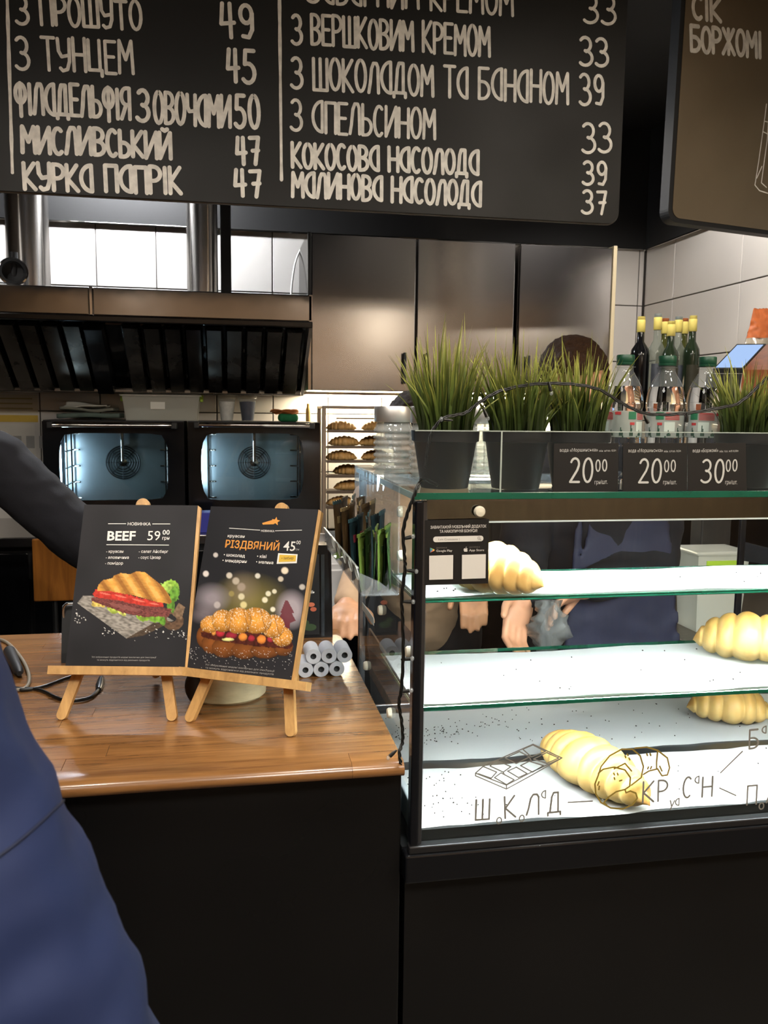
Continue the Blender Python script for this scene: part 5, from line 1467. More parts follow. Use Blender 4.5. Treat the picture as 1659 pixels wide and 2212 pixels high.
def art_beef(X, Y):
    C = np.zeros(X.shape + (3,)); C[:] = S('232225')
    n1 = vnoise(X, Y, 9, 1); n2 = vnoise(X, Y, 25, 2); n3 = vnoise(X * .35 + Y * .3, Y - X * .25, 5, 3)
    C *= (.8 + .5 * vnoise(X, Y, 120, 9))[..., None]
    Xw = X + 6 * (n1 - .5); Yw = Y + 6 * (n1 - .5)
    # weathered board
    b = inpoly(X, Y, [(345, 512), (372, 478), (450, 482), (690, 572), (740, 570), (780, 590), (690, 600), (565, 667)])
    col = S('8a857e') * (.45 + 1.1 * n3)[..., None]
    paint(C, b, col)
    paint(C, inpoly(X, Y, [(565, 667), (690, 598), (745, 606), (640, 655)]), S('4a3d30') * (.6 + .8 * n3)[..., None])
    paint(C, ellm(X, Y, 775, 590, 47, 42) & ~ellm(X, Y, 768, 578, 22, 18), S('5a4432') * (.6 + .9 * n1)[..., None])
    paint(C, inpoly(X, Y, [(770, 560), (800, 510), (828, 530), (812, 585), (790, 580)]), S('77614c') * (.6 + .8 * n1)[..., None])
    # lettuce
    for (cx_, cy_, rx, ry, cc) in ((768, 440, 32, 30, '7fa83c'), (782, 470, 22, 32, '5f8f30'), (745, 440, 24, 22, '9bbf55'), (445, 512, 36, 20, 'cdb45c'), (512, 532, 34, 22, 'a9bd4e'), (555, 550, 26, 16, 'c2c766'),
                                   (650, 572, 38, 20, '86ad3c'), (700, 578, 36, 22, '6f9c34'), (728, 592, 14, 18, '5a8a2c'), (765, 520, 18, 34, '5f8f30')):
        paint(C, ellm(Xw * 1.0 + 8 * (n2 - .5), Yw + 8 * (n1 - .5), cx_, cy_, rx, ry), S(cc) * (.45 + 1.1 * n1)[..., None])
    # meat
    paint(C, inpoly(Xw, Yw, [(408, 485), (520, 495), (640, 522), (735, 530), (772, 540), (752, 572), (640, 572), (560, 558), (480, 528), (410, 503)]), S('6d3a36') * (.45 + 1.2 * vnoise(X - Y, Y * 2 + X * .4, 7, 5))[..., None])
    paint(C, inpoly(Xw, Yw, [(470, 505), (560, 520), (640, 545), (600, 550), (520, 532)]), S('96605a'), .5)
    # tomato
    paint(C, inpoly(Xw, Yw, [(412, 470), (430, 452), (520, 460), (640, 492), (730, 512), (733, 528), (640, 524), (520, 498), (425, 486)]), S('c2382c') * (.65 + .6 * n1)[..., None])
    for q in ((470, 470, 26, 4, 12), (540, 482, 28, 4, 14), (620, 500, 30, 4, 14), (690, 515, 22, 4, 12)): paint(C, ellm(X, Y, *q), S('e07a68'), .8)
    # croissant top
    cro = [(435, 458), (440, 430), (462, 408), (498, 402), (512, 388), (540, 377), (580, 383), (612, 368), (650, 374), (682, 400), (706, 418), (735, 445), (758, 480), (769, 505), (760, 516), (700, 506), (600, 478), (500, 460)]
    mk = inpoly(X + 2 * (n1 - .5), Y + 2 * (n1 - .5), cro)
    # ridges along the crust
    sdir = (X - 600) * .75 - (Y - 440) * .65
    rid = .5 + .5 * np.sin(sdir / 62 * 2 * math.pi + .015 * (Y - 400) * 1.2 + 1.2)
    shade = .55 + .55 * rid ** 1.4 + .25 * (n3 - .5) - .35 * np.clip((Y - 430 - (X - 430) * .18) / 60, 0, 1)
    paint(C, mk, (S('e0a04a') * np.clip(shade, .25, 1.3)[..., None]))
    paint(C, mk & (rid > .8) & (n2 > .5), S('efc27a'), .35)
    paint(C, mk & (rid < .12), S('8a4f1c'), .5)
    # salt grains
    rs = np.random.RandomState(5)
    for k in range(90):
        cx_ = rs.choice([350, 490, 540, 600, 790, 820, 700, 350, 790]) + rs.randn() * 26; cy_ = 640 + (cx_ - 600) * .03 + rs.randn() * 16 - (55 if cx_ < 400 else 0)
        if 0: pass
        paint(C, ellm(X, Y, cx_, cy_, rs.uniform(1.2, 3.4), rs.uniform(1, 2.4)) & ~b, S('e6e4e0'), .9)
    return C
def art_xmas(X, Y):
    C = np.zeros(X.shape + (3,)); C[:] = S('232327')
    n1 = vnoise(X, Y, 9, 11); n2 = vnoise(X, Y, 25, 12); n3 = vnoise(X, Y, 4, 13)
    C *= (.85 + .35 * vnoise(X, Y, 150, 19))[..., None]
    paint(C, ellm(X, Y, 1120, 500, 190, 130, 0, .9), S('8d8244'), .75)
    paint(C, ellm(X, Y, 1090, 450, 90, 90, 0, .9), S('8a7a6a'), .6)
    paint(C, ellm(X, Y, 950, 490, 95, 75, 0, .8), S('a39aa2'), .75)
    paint(C, ellm(X, Y, 920, 560, 80, 50, 0, .8), S('8d8288'), .6)
    paint(C, ellm(X, Y, 1305, 540, 75, 95, 0, .6), S('b3a9b0'), .85)
    paint(C, inpoly(X, Y, [(1245, 585), (1265, 555), (1258, 555), (1280, 500), (1290, 500), (1318, 555), (1308, 558), (1325, 590), (1300, 600), (1298, 625), (1275, 625), (1270, 600)]), S('6a2530'), .9)
    fl = np.clip((Y - 640 - (X - 1080) * .08) / 60, 0, 1)
    C[:] = C * (1 - .75 * fl[..., None]) + S('2b2a2e') * .75 * fl[..., None]
    for (cx_, cy_, r_, cc, al) in ((967, 295, 13, 'd6cfca', .8), (922, 380, 16, 'e2dad4', .9), (1030, 388, 16, 'd8cfc0', .85), (1060, 413, 19, 'c3b7a6', .8), (1085, 440, 22, 'b5a597', .6), (1158, 390, 14, 'e0dccf', .85), (1278, 366, 18, 'efdcc4', .95),
                                   (1260, 404, 14, 'ddd0bc', .8), (1353, 440, 15, 'cfc8c0', .8), (1205, 470, 14, 'e8e4c8', .9), (1232, 460, 12, 'e8e2c8', .85), (1085, 483, 17, 'e4dcb8', .8), (1190, 498, 15, 'efe9c9', .9), (1095, 520, 18, 'e9dca0', .8), (1225, 540, 13, 'f2ecd4', .9), (975, 520, 18, 'cfc6c4', .6), (1040, 470, 15, 'a99b5c', .6)):
        paint(C, ellm(X, Y, cx_, cy_, r_, r_, 0, .35), S(cc), al)
    def lump(cx_, cy_, rx, ry, rot, base, k=1.0):
        d_ = np.clip(1 - np.sqrt(((X - cx_) / rx) ** 2 + ((Y - cy_) / ry) ** 2), 0, 1)
        m_ = ellm(X + 3 * (n1 - .5), Y + 3 * (n1 - .5), cx_, cy_, rx, ry, rot)
        sh = .5 + .75 * d_ ** .5 + .3 * (n2 - .5) - .3 * np.clip((Y - cy_) / ry, 0, 1)
        paint(C, m_, S(base) * np.clip(sh, .2, 1.3)[..., None] * k)
        return m_
    for q in ((915, 660, 34, 48, 0), (950, 690, 45, 45, 0), (1010, 708, 58, 44, 0), (1100, 720, 60, 38, 0), (1190, 722, 64, 34, 0), (1270, 705, 42, 40, 0)): lump(*q, '8a5226', .8)
    paint(C, inpoly(X + 5 * (n1 - .5), Y + 6 * (n1 - .5), [(900, 640), (960, 625), (1100, 640), (1250, 660), (1312, 690), (1300, 715), (1180, 705), (1060, 690), (960, 675), (905, 660)]), S('4a2018') * (.5 + n1)[..., None])
    for (cx_, cy_, rx, ry, cc) in ((940, 628, 22, 18, '9c2a3a'), (990, 645, 20, 16, 'b5303c'), (1040, 655, 26, 16, '8f2838'), (1092, 662, 19, 18, 'e08a3c'), (1130, 668, 16, 14, '9c2a3a'), (1175, 672, 20, 20, 'e0863a'), (1215, 672, 14, 14, 'a33040'), (1252, 685, 20, 14, 'd9803a'), (1025, 672, 28, 8, 'd9d58a'), (960, 640, 10, 16, 'e29a4c')):
        lump(cx_, cy_, rx, ry, 0, cc, 1.1)
    tops = np.zeros(X.shape, bool)
    for q in ((945, 605, 48, 38, -10), (1000, 590, 50, 50, -15), (1265, 660, 46, 44, 25), (1225, 615, 52, 52, 15), (1150, 590, 70, 58, 5), (1070, 590, 62, 58, -5)): tops |= lump(*q, 'd8963f', 1.05)
    for xx in (1035, 1110, 1185, 1240): paint(C, tops & (np.abs(X - xx - (Y - 600) * .25 * (1 if xx > 1100 else -1)) < 2.2), S('7a4518'), .6)
    sug = np.clip((600 - Y) / 60, 0, 1) + .35 * np.clip((Y - 570) / 40, 0, 1) * (X > 1200)
    paint(C, tops & (n3 > .80 - .14 * sug), S('f3ead8'), .65)
    rs = np.random.RandomState(8)
    for k in range(260):
        cx_ = rs.uniform(840, 1310); cy_ = 700 + abs(rs.randn()) * 45 + (cx_ - 850) * .06
        if rs.rand() < .4 and 900 < cx_ < 1300: continue
        paint(C, ellm(X, Y, cx_, cy_, rs.uniform(.9, 2.6), rs.uniform(.8, 1.8)), S('cfcac8'), .8)
    return C
M_PRINT = mat('poster_print', 'ffffff', .45, attr='print', spec=.2)
def make_poster(E, quad, art, label):
    es, th, W, nn = E
    Mw = wmat(es); n_w = (Mw.to_3x3() @ nn).normalized(); o_w = Mw @ W(0, .09, .0045)
    pl = Plane(o_w, n_w)
    full = [(x / 2.07375, 1060 + y / 2.0733) for x, y in quad]
    Q = [pl.at(*q) for q in full]
    t = thing('poster', (Q[2] + Q[3]) / 2, label, 'poster', 'posters on the easels')
    MB().prism([q - n_w * .0004 for q in Q], -n_w * .003).build('board', mat('poster_board', '3a3530', .5), t)
    for (pa_, pb_2, sgn) in ((Q[1], Q[2], 1),):
        ou = (Q[1] - Q[0]).normalized()
        MB().prism([pa_ + ou * .0008, pb_2 + ou * .0008, pb_2 + ou * .0065, pa_ + ou * .0065 - (pa_ - pb_2).normalized() * .004], -n_w * .010).build('side_rail', M_PINE, es)
    nx, ny = 210, 300
    X, Y = grid(quad, nx, ny)
    C = art(X, Y)
    u = np.linspace(0, 1, nx + 1); v = np.linspace(0, 1, ny + 1)
    q = [np.array(p) for p in Q]
    U, V = np.meshgrid(u, v)
    Pt = (q[0] * (1 - U[..., None]) + q[1] * U[..., None]) * (1 - V[..., None]) + (q[3] * (1 - U[..., None]) + q[2] * U[..., None]) * V[..., None]
    Pt = Pt - np.array(t.location)
    idx = np.arange((nx + 1) * (ny + 1)).reshape(ny + 1, nx + 1)
    F = np.stack([idx[:-1, :-1], idx[1:, :-1], idx[1:, 1:], idx[:-1, 1:]], -1).reshape(-1, 4)
    me = bpy.data.meshes.new('printed_face'); me.from_pydata(Pt.reshape(-1, 3).tolist(), [], F.tolist())
    ca = me.color_attributes.new('print', 'FLOAT_COLOR', 'POINT')
    ca.data.foreach_set('color', np.concatenate([C.reshape(-1, 3), np.ones((C.shape[0] * C.shape[1], 1))], 1).astype(np.float32).ravel())
    me.materials.append(M_PRINT)
    o = bpy.data.objects.new('printed_face', me); COL.objects.link(o); o.parent = t
    return t, pl
def Z8(x, y): return (x / 2.07375, 1060 + y / 2.0733)
M_PW = mat('poster_white', 'e4e1dc', .5); M_PO = mat('poster_orange', 'd9923c', .5); M_PG = mat('poster_grey', '9a9896', .5)
t, pl = make_poster(E1, [(378, 62), (884, 66), (826, 800), (292, 790)], art_beef, 'black poster with a beef croissant sandwich priced 59')
def L(body, a, b_, h, m=M_PW, wt=0.0): ftext(body, pl, Z8(*a), Z8(*b_), h / 2.07, m, t, 'lettering', .0005, wt)
def LN(a, b_, hw=.0006, m=M_PW):
    mb = MB(); ribbon(mb, [pl.at(*Z8(*a), .0005), pl.at(*Z8(*b_), .0005)], hw, pl.n); mb.build('printed_line', m, t)
LN((486, 148), (564, 148)); LN((684, 149), (762, 149)); L('НОВИНКА', (572, 155), (675, 156), 13, wt=.01)
L('BEEF', (480, 222), (606, 222), 42, wt=.026); L('59', (660, 222), (717, 222), 44); L('00', (728, 197), (760, 197), 22, wt=.012); L('грн', (727, 219), (759, 219), 15, wt=.012)
LN((478, 242), (756, 244))
for s_, a, b_ in (('- круасан', (476, 278), (553, 278)), ('- яловичина', (474, 305), (577, 305)), ('- помідор', (471, 331), (551, 331)), ('- салат Айсберг', (622, 278), (753, 279)), ('- соус Цезар', (620, 305), (720, 305))): L(s_, a, b_, 13, wt=.006)
L('Усі зображення продуктів надані виключно для ілюстрації', (411, 748), (700, 750), 7, M_PG); L('та можуть відрізнятися від реальних продуктів', (434, 761), (671, 763), 7, M_PG)
t, pl = make_poster(E2, [(945, 70), (1425, 84), (1303, 852), (822, 806)], art_xmas, 'black poster with a sugared festive croissant and bokeh lights priced 45')
LN((1028, 168), (1165, 177), .0005); LN((1234, 180), (1352, 177), .0005); L('НОВИНКА', (1170, 184), (1229, 186), 9, wt=.01)
star = [(1236 + (20 if k % 2 == 0 else 9) * math.cos(R(-80 + 36 * k)), 137 + (20 if k % 2 == 0 else 9) * math.sin(R(-80 + 36 * k))) for k in range(10)]
mb = MB(); mb.add([pl.at(*Z8(*q), .0005) for q in star], [tuple(range(10))]); mb.add([pl.at(*Z8(*q), .0004) for q in ((1175, 145), (1225, 130), (1228, 150), (1178, 152))], [(0, 1, 2, 3)]); mb.build('star_print', M_PO, t)
L('круасан', (1020, 208), (1096, 211), 13, wt=.01); L('РІЗДВЯНИЙ', (1008, 254), (1249, 268), 34, M_PO, .016); L('45', (1268, 268), (1321, 270), 44, wt=.004); L('00', (1327, 240), (1346, 241), 18); L('грн', (1322, 266), (1340, 267), 9, M_PG)
for s_, a, b_ in (('• шоколад', (1002, 293), (1097, 299)), ('• мандарин', (996, 318), (1105, 324)), ('• ківі', (1151, 300), (1193, 302)), ('• малина', (1147, 325), (1224, 329))): L(s_, a, b_, 14, wt=.012)
mb = MB(); mb.add([pl.at(*Z8(*q), .0007) for q in ((1247, 280), (1334, 285), (1330, 325), (1240, 328))], [(0, 1, 2, 3)]); mb.build('pasted_label', M_PW, t)
mb = MB(); mb.add([pl.at(*Z8(*q), .0010) for q in ((1253, 287), (1328, 290), (1325, 317), (1249, 320))], [(0, 1, 2, 3)]); mb.build('pasted_label_field', mat('label_yellow', 'd8b13a', .5), t)
ftext('• імбир', pl, Z8(1262, 309), Z8(1316, 308), 6, mat('label_ink', '5d4a1a', .5), t, 'lettering', .0014)
L('Усі зображення надані виключно для ілюстрації', (920, 782), (1230, 812), 8, M_PG); L('та можуть відрізнятися від реальних продуктів', (920, 796), (1226, 826), 8, M_PG)

# ================================================================ other things on the counter
# receipt rolls
M_ROLL = mat('receipt_paper', 'c9cad0', .6, var=.04, scale=30); M_CORE = mat('roll_core', '101012', .6)
def roll(px, py, rpx, Yc, label):
    c = aY(px, py, Yc); r = .0152
    t = thing('receipt_roll', (c.x, c.y, c.z), label, 'receipt roll', 'white receipt rolls')
    Lr = .06; Mx = Matrix.Rotation(R(90), 3, 'X') @ Matrix.Rotation(0, 3, 'Z')
    Mz = Matrix.Rotation(R(-12), 3, 'Z') @ Matrix.Rotation(R(-90), 3, 'X')
    MB().lathe([(.0062, 0), (r - .0006, 0), (r, .0006), (r, Lr - .0006), (r - .0006, Lr), (.0062, Lr), (.0062, 0)], 40, (0, 0, 0), Mz, False, False).build('paper', M_ROLL, t, 40, world=False)
    MB().lathe([(0, .002), (.0062, .0005), (.0062, Lr - .0005), (0, Lr - .002)], 24, (0, 0, 0), Mz).build('core', M_CORE, t, 40, world=False)
rr_ = .0152
zb1 = CZ_ + rr_ + .0002; zb2 = zb1 + 2 * rr_ * .866 + .0004
xb = [.150 + k * .0307 for k in range(3)]
ex = [('bottom row, left', xb[0], zb1), ('bottom row, middle', xb[1], zb1), ('bottom row, right', xb[2], zb1), ('top row, left', xb[0] + .0154, zb2), ('top row, middle', xb[1] + .0154, zb2), ('top row, right', xb[2] + .0154, zb2)]
yr = 1.612
xoff = aY(660, 1442, yr).x - xb[0]
for nm, xx, zz in ex:
    dx_ = xx - xb[0]
    c = Vector((xx + xoff, yr + .0, zz))
    t_ = thing('receipt_roll', c, 'white receipt paper roll beside the case, ' + nm, 'receipt roll', 'white receipt rolls', R(-9))
    Mz = Matrix.Rotation(R(-90), 3, 'X'); Lr = .06; r = rr_
    MB().lathe([(.0060, 0), (r - .0006, 0), (r, .0006), (r, Lr - .0006), (r - .0006, Lr), (.0060, Lr), (.0060, 0)], 40, (0, 0, 0), Mz, False, False).build('paper', M_ROLL, t_, 40, world=False)
    MB().lathe([(0, .004), (.0060, .002), (.0060, Lr - .0005), (0, Lr - .002)], 24, (0, 0, 0), Mz).build('core', M_CORE, t_, 40, world=False)
    t_.rotation_euler = (0, 0, 0)
# birch log slice
c = aZ(492, 1526, CZ_)
t = thing('birch_log', (c.x, c.y + .072, CZ_), 'pale birch log slice standing behind the two easels', 'log')
MB().lathe([(.066, 0), (.070, .004), (.071, .05), (.069, .096), (.066, .1)], 40, (c.x, c.y + .072, CZ_)).build('bark', mat('birch_bark', 'cbbd98', .55, var=.35, scale=12, stretch=(1, 1, 3), bump=.4, bscale=24), t, 40)
MB().lathe([(.064, .1), (.062, .103), (0, .103)], 40, (c.x, c.y + .072, CZ_)).build('cut_face', wood('log_face', 'b78d52', 'd9b67c', .6, 2, 0, .05), t, 40)
for k, (px, py) in enumerate(((416, 1512), (452, 1500))):
    p = aZ(px, 1520, CZ_)
MB().ellipsoid((c.x - .055, c.y + .03, CZ_ + .03), (.02, .014, .03), 12, 8).build('dark_knot', mat('bark_dark', '2a211a', .8, bump=.3), t, True)
# black menu stand
c = aZ(690, 1377, CZ_)
t = thing('menu_stand', (c.x, c.y + .03, CZ_), 'glossy black menu block with printed front right of the posters', 'menu stand')
mx0 = aY(640, 1300, c.y).x; mx1 = aY(719, 1300, c.y).x; mz1 = aY(690, 1180, c.y).z
MB().prism([(mx0, c.y, CZ_), (mx1, c.y, CZ_), (mx1 - .003, c.y + .012, mz1 - .01), (mx1 - .012, c.y + .014, mz1), (mx0 + .004, c.y + .014, mz1), (mx0, c.y + .012, mz1 - .008)], (0, .055, 0)).build('block', M_BLACKG, t)
px1 = aY(690, 1300, c.y).x
pm = Plane((0, c.y - .001, 0), (0, -1, 0))
MB().prism([(mx0 + .004, c.y - .0004, CZ_ + .008), (px1, c.y - .0004, CZ_ + .008), (px1, c.y + .0085, mz1 - .02), (mx0 + .004, c.y + .0085, mz1 - .02)], (0, -.0012, 0)).build('printed_card', mat('card_black', '17181a', .35), t)
MB().prism([(px1 + .004, c.y - .001, CZ_ + .002), (px1 + .012, c.y - .001, CZ_ + .002), (px1 + .012, c.y + .008, mz1 - .02), (px1 + .004, c.y + .008, mz1 - .02)], (0, -.0016, 0)).build('chrome_edge', mat('smoke_chrome', '55606a', .15, .9), t)
pm2 = Plane((0, c.y - .0022, CZ_ + .0), (0, -1, .05))
ftext('СІЛЬ', pm2, (655, 1283), (680, 1282), 7, M_PW, t, 'lettering', .0008)
for (px, py, rx, ry, cc) in ((672, 1306, 8, 5, 'c06a4c'), (677, 1316, 7, 5, 'b05a40'), (665, 1213, 12, 7, '5d7d2c'), (670, 1230, 8, 6, '7d6a30'), (670, 1355, 14, 8, '31452a'), (660, 1345, 8, 6, '31452a')):
    o_ = pm2.at(px, py, .0008); mb = MB(); mb.add([o_ + Vector((rx * .00105 * math.cos(2 * math.pi * k / 14), 0, ry * .00105 * math.sin(2 * math.pi * k / 14))) for k in range(14)], [tuple(range(14))]); mb.build('print_patch', mat('patch_' + cc, cc, .5), t)
# black terminal behind the left poster
c = aZ(150, 1432, CZ_)
t = thing('card_terminal', (c.x + .03, c.y + .03, CZ_), 'black device with chrome loop half hidden behind the left poster', 'device')
za = aY(148, 1318, c.y).z
MB().prism([(c.x - .016, c.y, CZ_), (c.x - .016, c.y + .075, CZ_), (c.x - .016, c.y + .075, za), (c.x - .016, c.y + .03, za + .002), (c.x - .016, c.y + .004, CZ_ + .02)], (.085, 0, 0)).build('body', M_BLACK, t)
MB().tube(smooth_path([(c.x - .012, c.y + .03, za - .04), (c.x - .012, c.y + .022, za - .005), (c.x - .004, c.y + .02, za + .008), (c.x + .02, c.y + .02, za + .008)], 6), .0025).build('chrome_loop', M_CHROME, t, True)
# dark cable and plug at the left edge
t = thing('power_cable', (-.33, 1.5, CZ_), 'black cable with inline plug and grey lead lying on the counter at left', 'cable')
h = .004
c1 = [aZ(x, y, CZ_ + h) for x, y in ((-40, 1330), (0, 1400), (20, 1450), (28, 1480), (45, 1490), (90, 1484), (140, 1466), (175, 1455))]
MB().tube(smooth_path(c1, 8), .0032).build('black_lead', M_WIRE, t, True)
c2 = [aZ(x, y, CZ_ + h) for x, y in ((-30, 1485), (40, 1487), (85, 1490), (130, 1510), (165, 1513), (195, 1506), (213, 1490))]
MB().tube(smooth_path(c2, 8), .0032).build('black_lead', M_WIRE, t, True)
a = aZ(213, 1490, CZ_ + h); b_ = aZ(219, 1466, CZ_ + h)
MB().tube([a, a.lerp(b_, .3), b_], [.005, .0075, .006], 14).build('metal_plug', mat('plug_grey', '4c4f54', .3, .7), t, 40)
a = aZ(18, 1402, CZ_ + .012); b_ = aZ(42, 1455, CZ_ + .012)
MB().tube([a, a.lerp(b_, .1), a.lerp(b_, .9), b_], [.007, .012, .010, .005], 14).build('inline_plug', M_BLACK, t, 40)
c3 = [aZ(x, y, CZ_ + h) for x, y in ((-40, 1375), (10, 1385), (45, 1420), (62, 1455), (60, 1480), (40, 1490), (-20, 1488))]
MB().tube(smooth_path(c3, 8), .0036).build('grey_lead', mat('lead_grey', '7d7566', .5), t, True)

# ================================================================ menu boards
M_BOARD = mat('chalkboard', '141312', .5, var=.12, scale=3, rvar=.06, spec=.3)
M_CHALK = mat('chalk', 'eeebe4', .8, var=.28, scale=45)
BY = 2.2
def rounded_board(P, r, th, n_):
    """P: TL, TR, BR, BL corner points; round the two lower corners"""
    pts = [P[0], P[1]]
    for (a_, c_, b_) in ((P[1], P[2], P[3]), (P[2], P[3], P[0])):
        u = (a_ - c_).normalized(); v = (b_ - c_).normalized()
        for k in range(9):
            an = R(90 * k / 8)
            pts.append(c_ + u * r * (1 - math.sin(an)) + v * r * (1 - math.cos(an)))
    return pts
pb_ = Plane((0, BY, 0), (0, -1, 0))
BR = pb_.at(1336, 474); 
BR.z = min(BR.z, pb_.at(10, 412).z)
Pc = [Vector((-1.45, BY, 2.72)), Vector((BR.x, BY, 2.72)), Vector((BR.x, BY, BR.z)), Vector((-1.45, BY, BR.z))]
t = thing('menu_board', (-.2, BY, BR.z), 'wide black hand-lettered menu board hanging above the counter', 'menu board', 'hanging menu boards')
MB().prism(rounded_board(Pc, .032, .025, 0), (0, .025, 0)).build('board', M_BOARD, t)
ro = rounded_board(Pc, .032, .025, 0); 
mb = MB(); mb.tube([p + Vector((0, .008, 0)) for p in ro[1:]] , .0035, 6); mb.build('edge_trim', mat('board_edge', '4b4741', .35), t, True)
for xx in (-1.2, .8): MB().tube([(xx, BY + .015, 2.72), (xx, BY + .015, ZC)], .004).build('hanger', M_CHROME, t)
# (text, left px, right px, height, stroke half width)
A_, B_ = .0044, .0056
rows = [('З ПРОШУТО', (40, 51), (306, 64), 61, A_), ('49', (480, 82), (548, 84), 71, B_), ('З ТУНЦЕМ', (40, 148), (288, 161), 70, A_), ('45', (493, 177), (551, 180), 70, B_),
        ('ФІЛАДЕЛЬФІЯ', (35, 244), (281, 258), 66, B_ * .9), ('З', (300, 260), (321, 262), 66, B_), ('ОВОЧАМИ', (334, 264), (497, 276), 67, B_ * .9), ('50', (511, 276), (560, 278), 68, B_),
        ('МИСЛИВСЬКИЙ', (49, 328), (369, 343), 56, B_), ('47', (513, 355), (560, 356), 57, B_), ('КУРКА ПАПРІК', (54, 408), (391, 419), 56, B_), ('47', (509, 424), (563, 425), 55, B_),
        ('ЗАВАРНИМ КРЕМОМ', (668, 4), (1107, 34), 60, A_), ('33', (1266, 50), (1329, 52), 62, A_), ('З ВЕРШКОВИМ КРЕМОМ', (634, 94), (1057, 122), 64, A_ * 1.05), ('33', (1257, 142), (1313, 142), 61, A_ * 1.05),
        ('З ШОКОЛАДОМ ТА БАНАНОМ', (633, 190), (1226, 225), 67, A_ * 1.05), ('39', (1256, 228), (1304, 228), 65, A_ * 1.05), ('З АПЕЛЬСИНОМ', (632, 282), (939, 301), 65, A_), ('33', (1262, 329), (1320, 329), 63, A_),
        ('КОКОСОВА НАСОЛОДА', (632, 361), (1033, 378), 52, B_ * .92), ('39', (1262, 399), (1309, 400), 51, A_), ('МАЛИНОВА НАСОЛОДА', (632, 424), (1038, 445), 52, B_ * .92), ('37', (1260, 461), (1307, 463), 49, A_)]
random.seed(21)
for body, p0, p1, h_, hw in rows:
    g_ = .13 if len(body) > 2 else .2
    for wd_, q0, q1 in word_spans(body, p0, p1, g_):
        mb = MB(); stext(mb, wd_, pb_, q0, q1, h_, hw * .88, .0010, g_, .025); mb.build('chalk_lettering', M_CHALK, t)
for a, b_ in (((14, -60), (27, 373)), ((603, -60), (608, 389))):
    mb = MB(); ribbon(mb, [pb_.at(a[0] + (b_[0] - a[0]) * k / 12, a[1] + (b_[1] - a[1]) * k / 12, .001) for k in range(13)], .0038, pb_.n, .2); mb.build('chalk_line', M_CHALK, t)
# right board, turned
rb = R(14); nb_ = Vector((math.sin(rb), -math.cos(rb), 0)); ub = Vector((math.cos(rb), math.sin(rb), 0))
o_ = aY(1446, 474, 2.30); pr_ = Plane(o_, nb_)
BL = pr_.at(1443, 478)
M_BOARD2 = mat('chalkboard_brown', '6e6250', .38, var=.15, scale=4, rvar=.06)
wdt = .52; zt2 = 2.72
t = thing('menu_board', (BL.x + .2, BL.y + .05, BL.z), 'brownish turned menu board at the upper right corner', 'menu board', 'hanging menu boards')
Pc = [Vector((BL.x, BL.y, zt2)) + ub * .012, Vector((BL.x, BL.y, zt2)) + ub * (wdt + .012), Vector((BL.x, BL.y, BL.z)) + ub * wdt, Vector((BL.x, BL.y, BL.z))]
Pc = [Vector((p.x, p.y, p.z)) for p in Pc]
MB().prism([p - nb_ * .002 for p in rounded_board(Pc, .035, .03, 0)], -nb_ * .035).build('frame', M_BLACK, t)
cc = (Pc[0] + Pc[1] + Pc[2] + Pc[3]) / 4
Pi = [Pc[0] + ub * .014, Pc[1] - ub * .014, Pc[2] - ub * .014 + Vector((0, 0, .012)), Pc[3] + ub * .014 + Vector((0, 0, .012))]
MB().prism([p + nb_ * .0005 for p in rounded_board(Pi, .028, .03, 0)], -nb_ * .002).build('board', M_BOARD2, t)
for k in (.08, .44): MB().tube([Vector((BL.x, BL.y, zt2)) + ub * k - nb_ * .02, Vector((BL.x, BL.y, ZC)) + ub * k - nb_ * .02], .004).build('hanger', M_CHROME, t)
for body, p0, p1, h_, hw in (('СІК', (1497, 40), (1556, 47), 48, .0058), ('БОРЖОМІ', (1493, 110), (1643, 124), 54, .0060)):
    mb = MB(); stext(mb, body, pr_, p0, p1, h_, hw, .0012, .13, .02); mb.build('chalk_lettering', M_CHALK, t)
gl_ = [[(1655, 225), (1652, 250), (1645, 300), (1638, 350), (1630, 400), (1640, 412), (1659, 418), (1685, 420)], [(1660, 240), (1657, 300), (1650, 350), (1644, 395), (1655, 405)], [(1634, 385), (1645, 360)], [(1650, 262), (1659, 264)], [(1648, 285), (1658, 290)]]
mb = MB(); strokes(mb, pr_, gl_, .0016, .0012); mb.build('glass_drawing', M_CHALK, t)

# ================================================================ right background: bottles, screen, bag, worktop
t = thing('prep_worktop', (1.55, 2.6, 0), 'dark speckled stone worktop with steel edge along the right wall', 'worktop')
M_GRAN = mat('granite', '3b352e', .3, var=.5, scale=120)
MB().box((1.16, 1.90, .88), (1.872, 3.09, .915), .004).build('slab', M_GRAN, t)
MB().box((1.165, 1.93, .1), (1.872, 3.08, .879)).build('cabinet_body', M_BLACK, t)
MB().box((1.14, 1.895, .868), (1.872, 1.902, .90), .002).build('edge_strip', M_CHROME, t)
MB().box((1.20, 1.95, 0), (1.86, 3.05, .1)).build('plinth', M_BLACK, t)
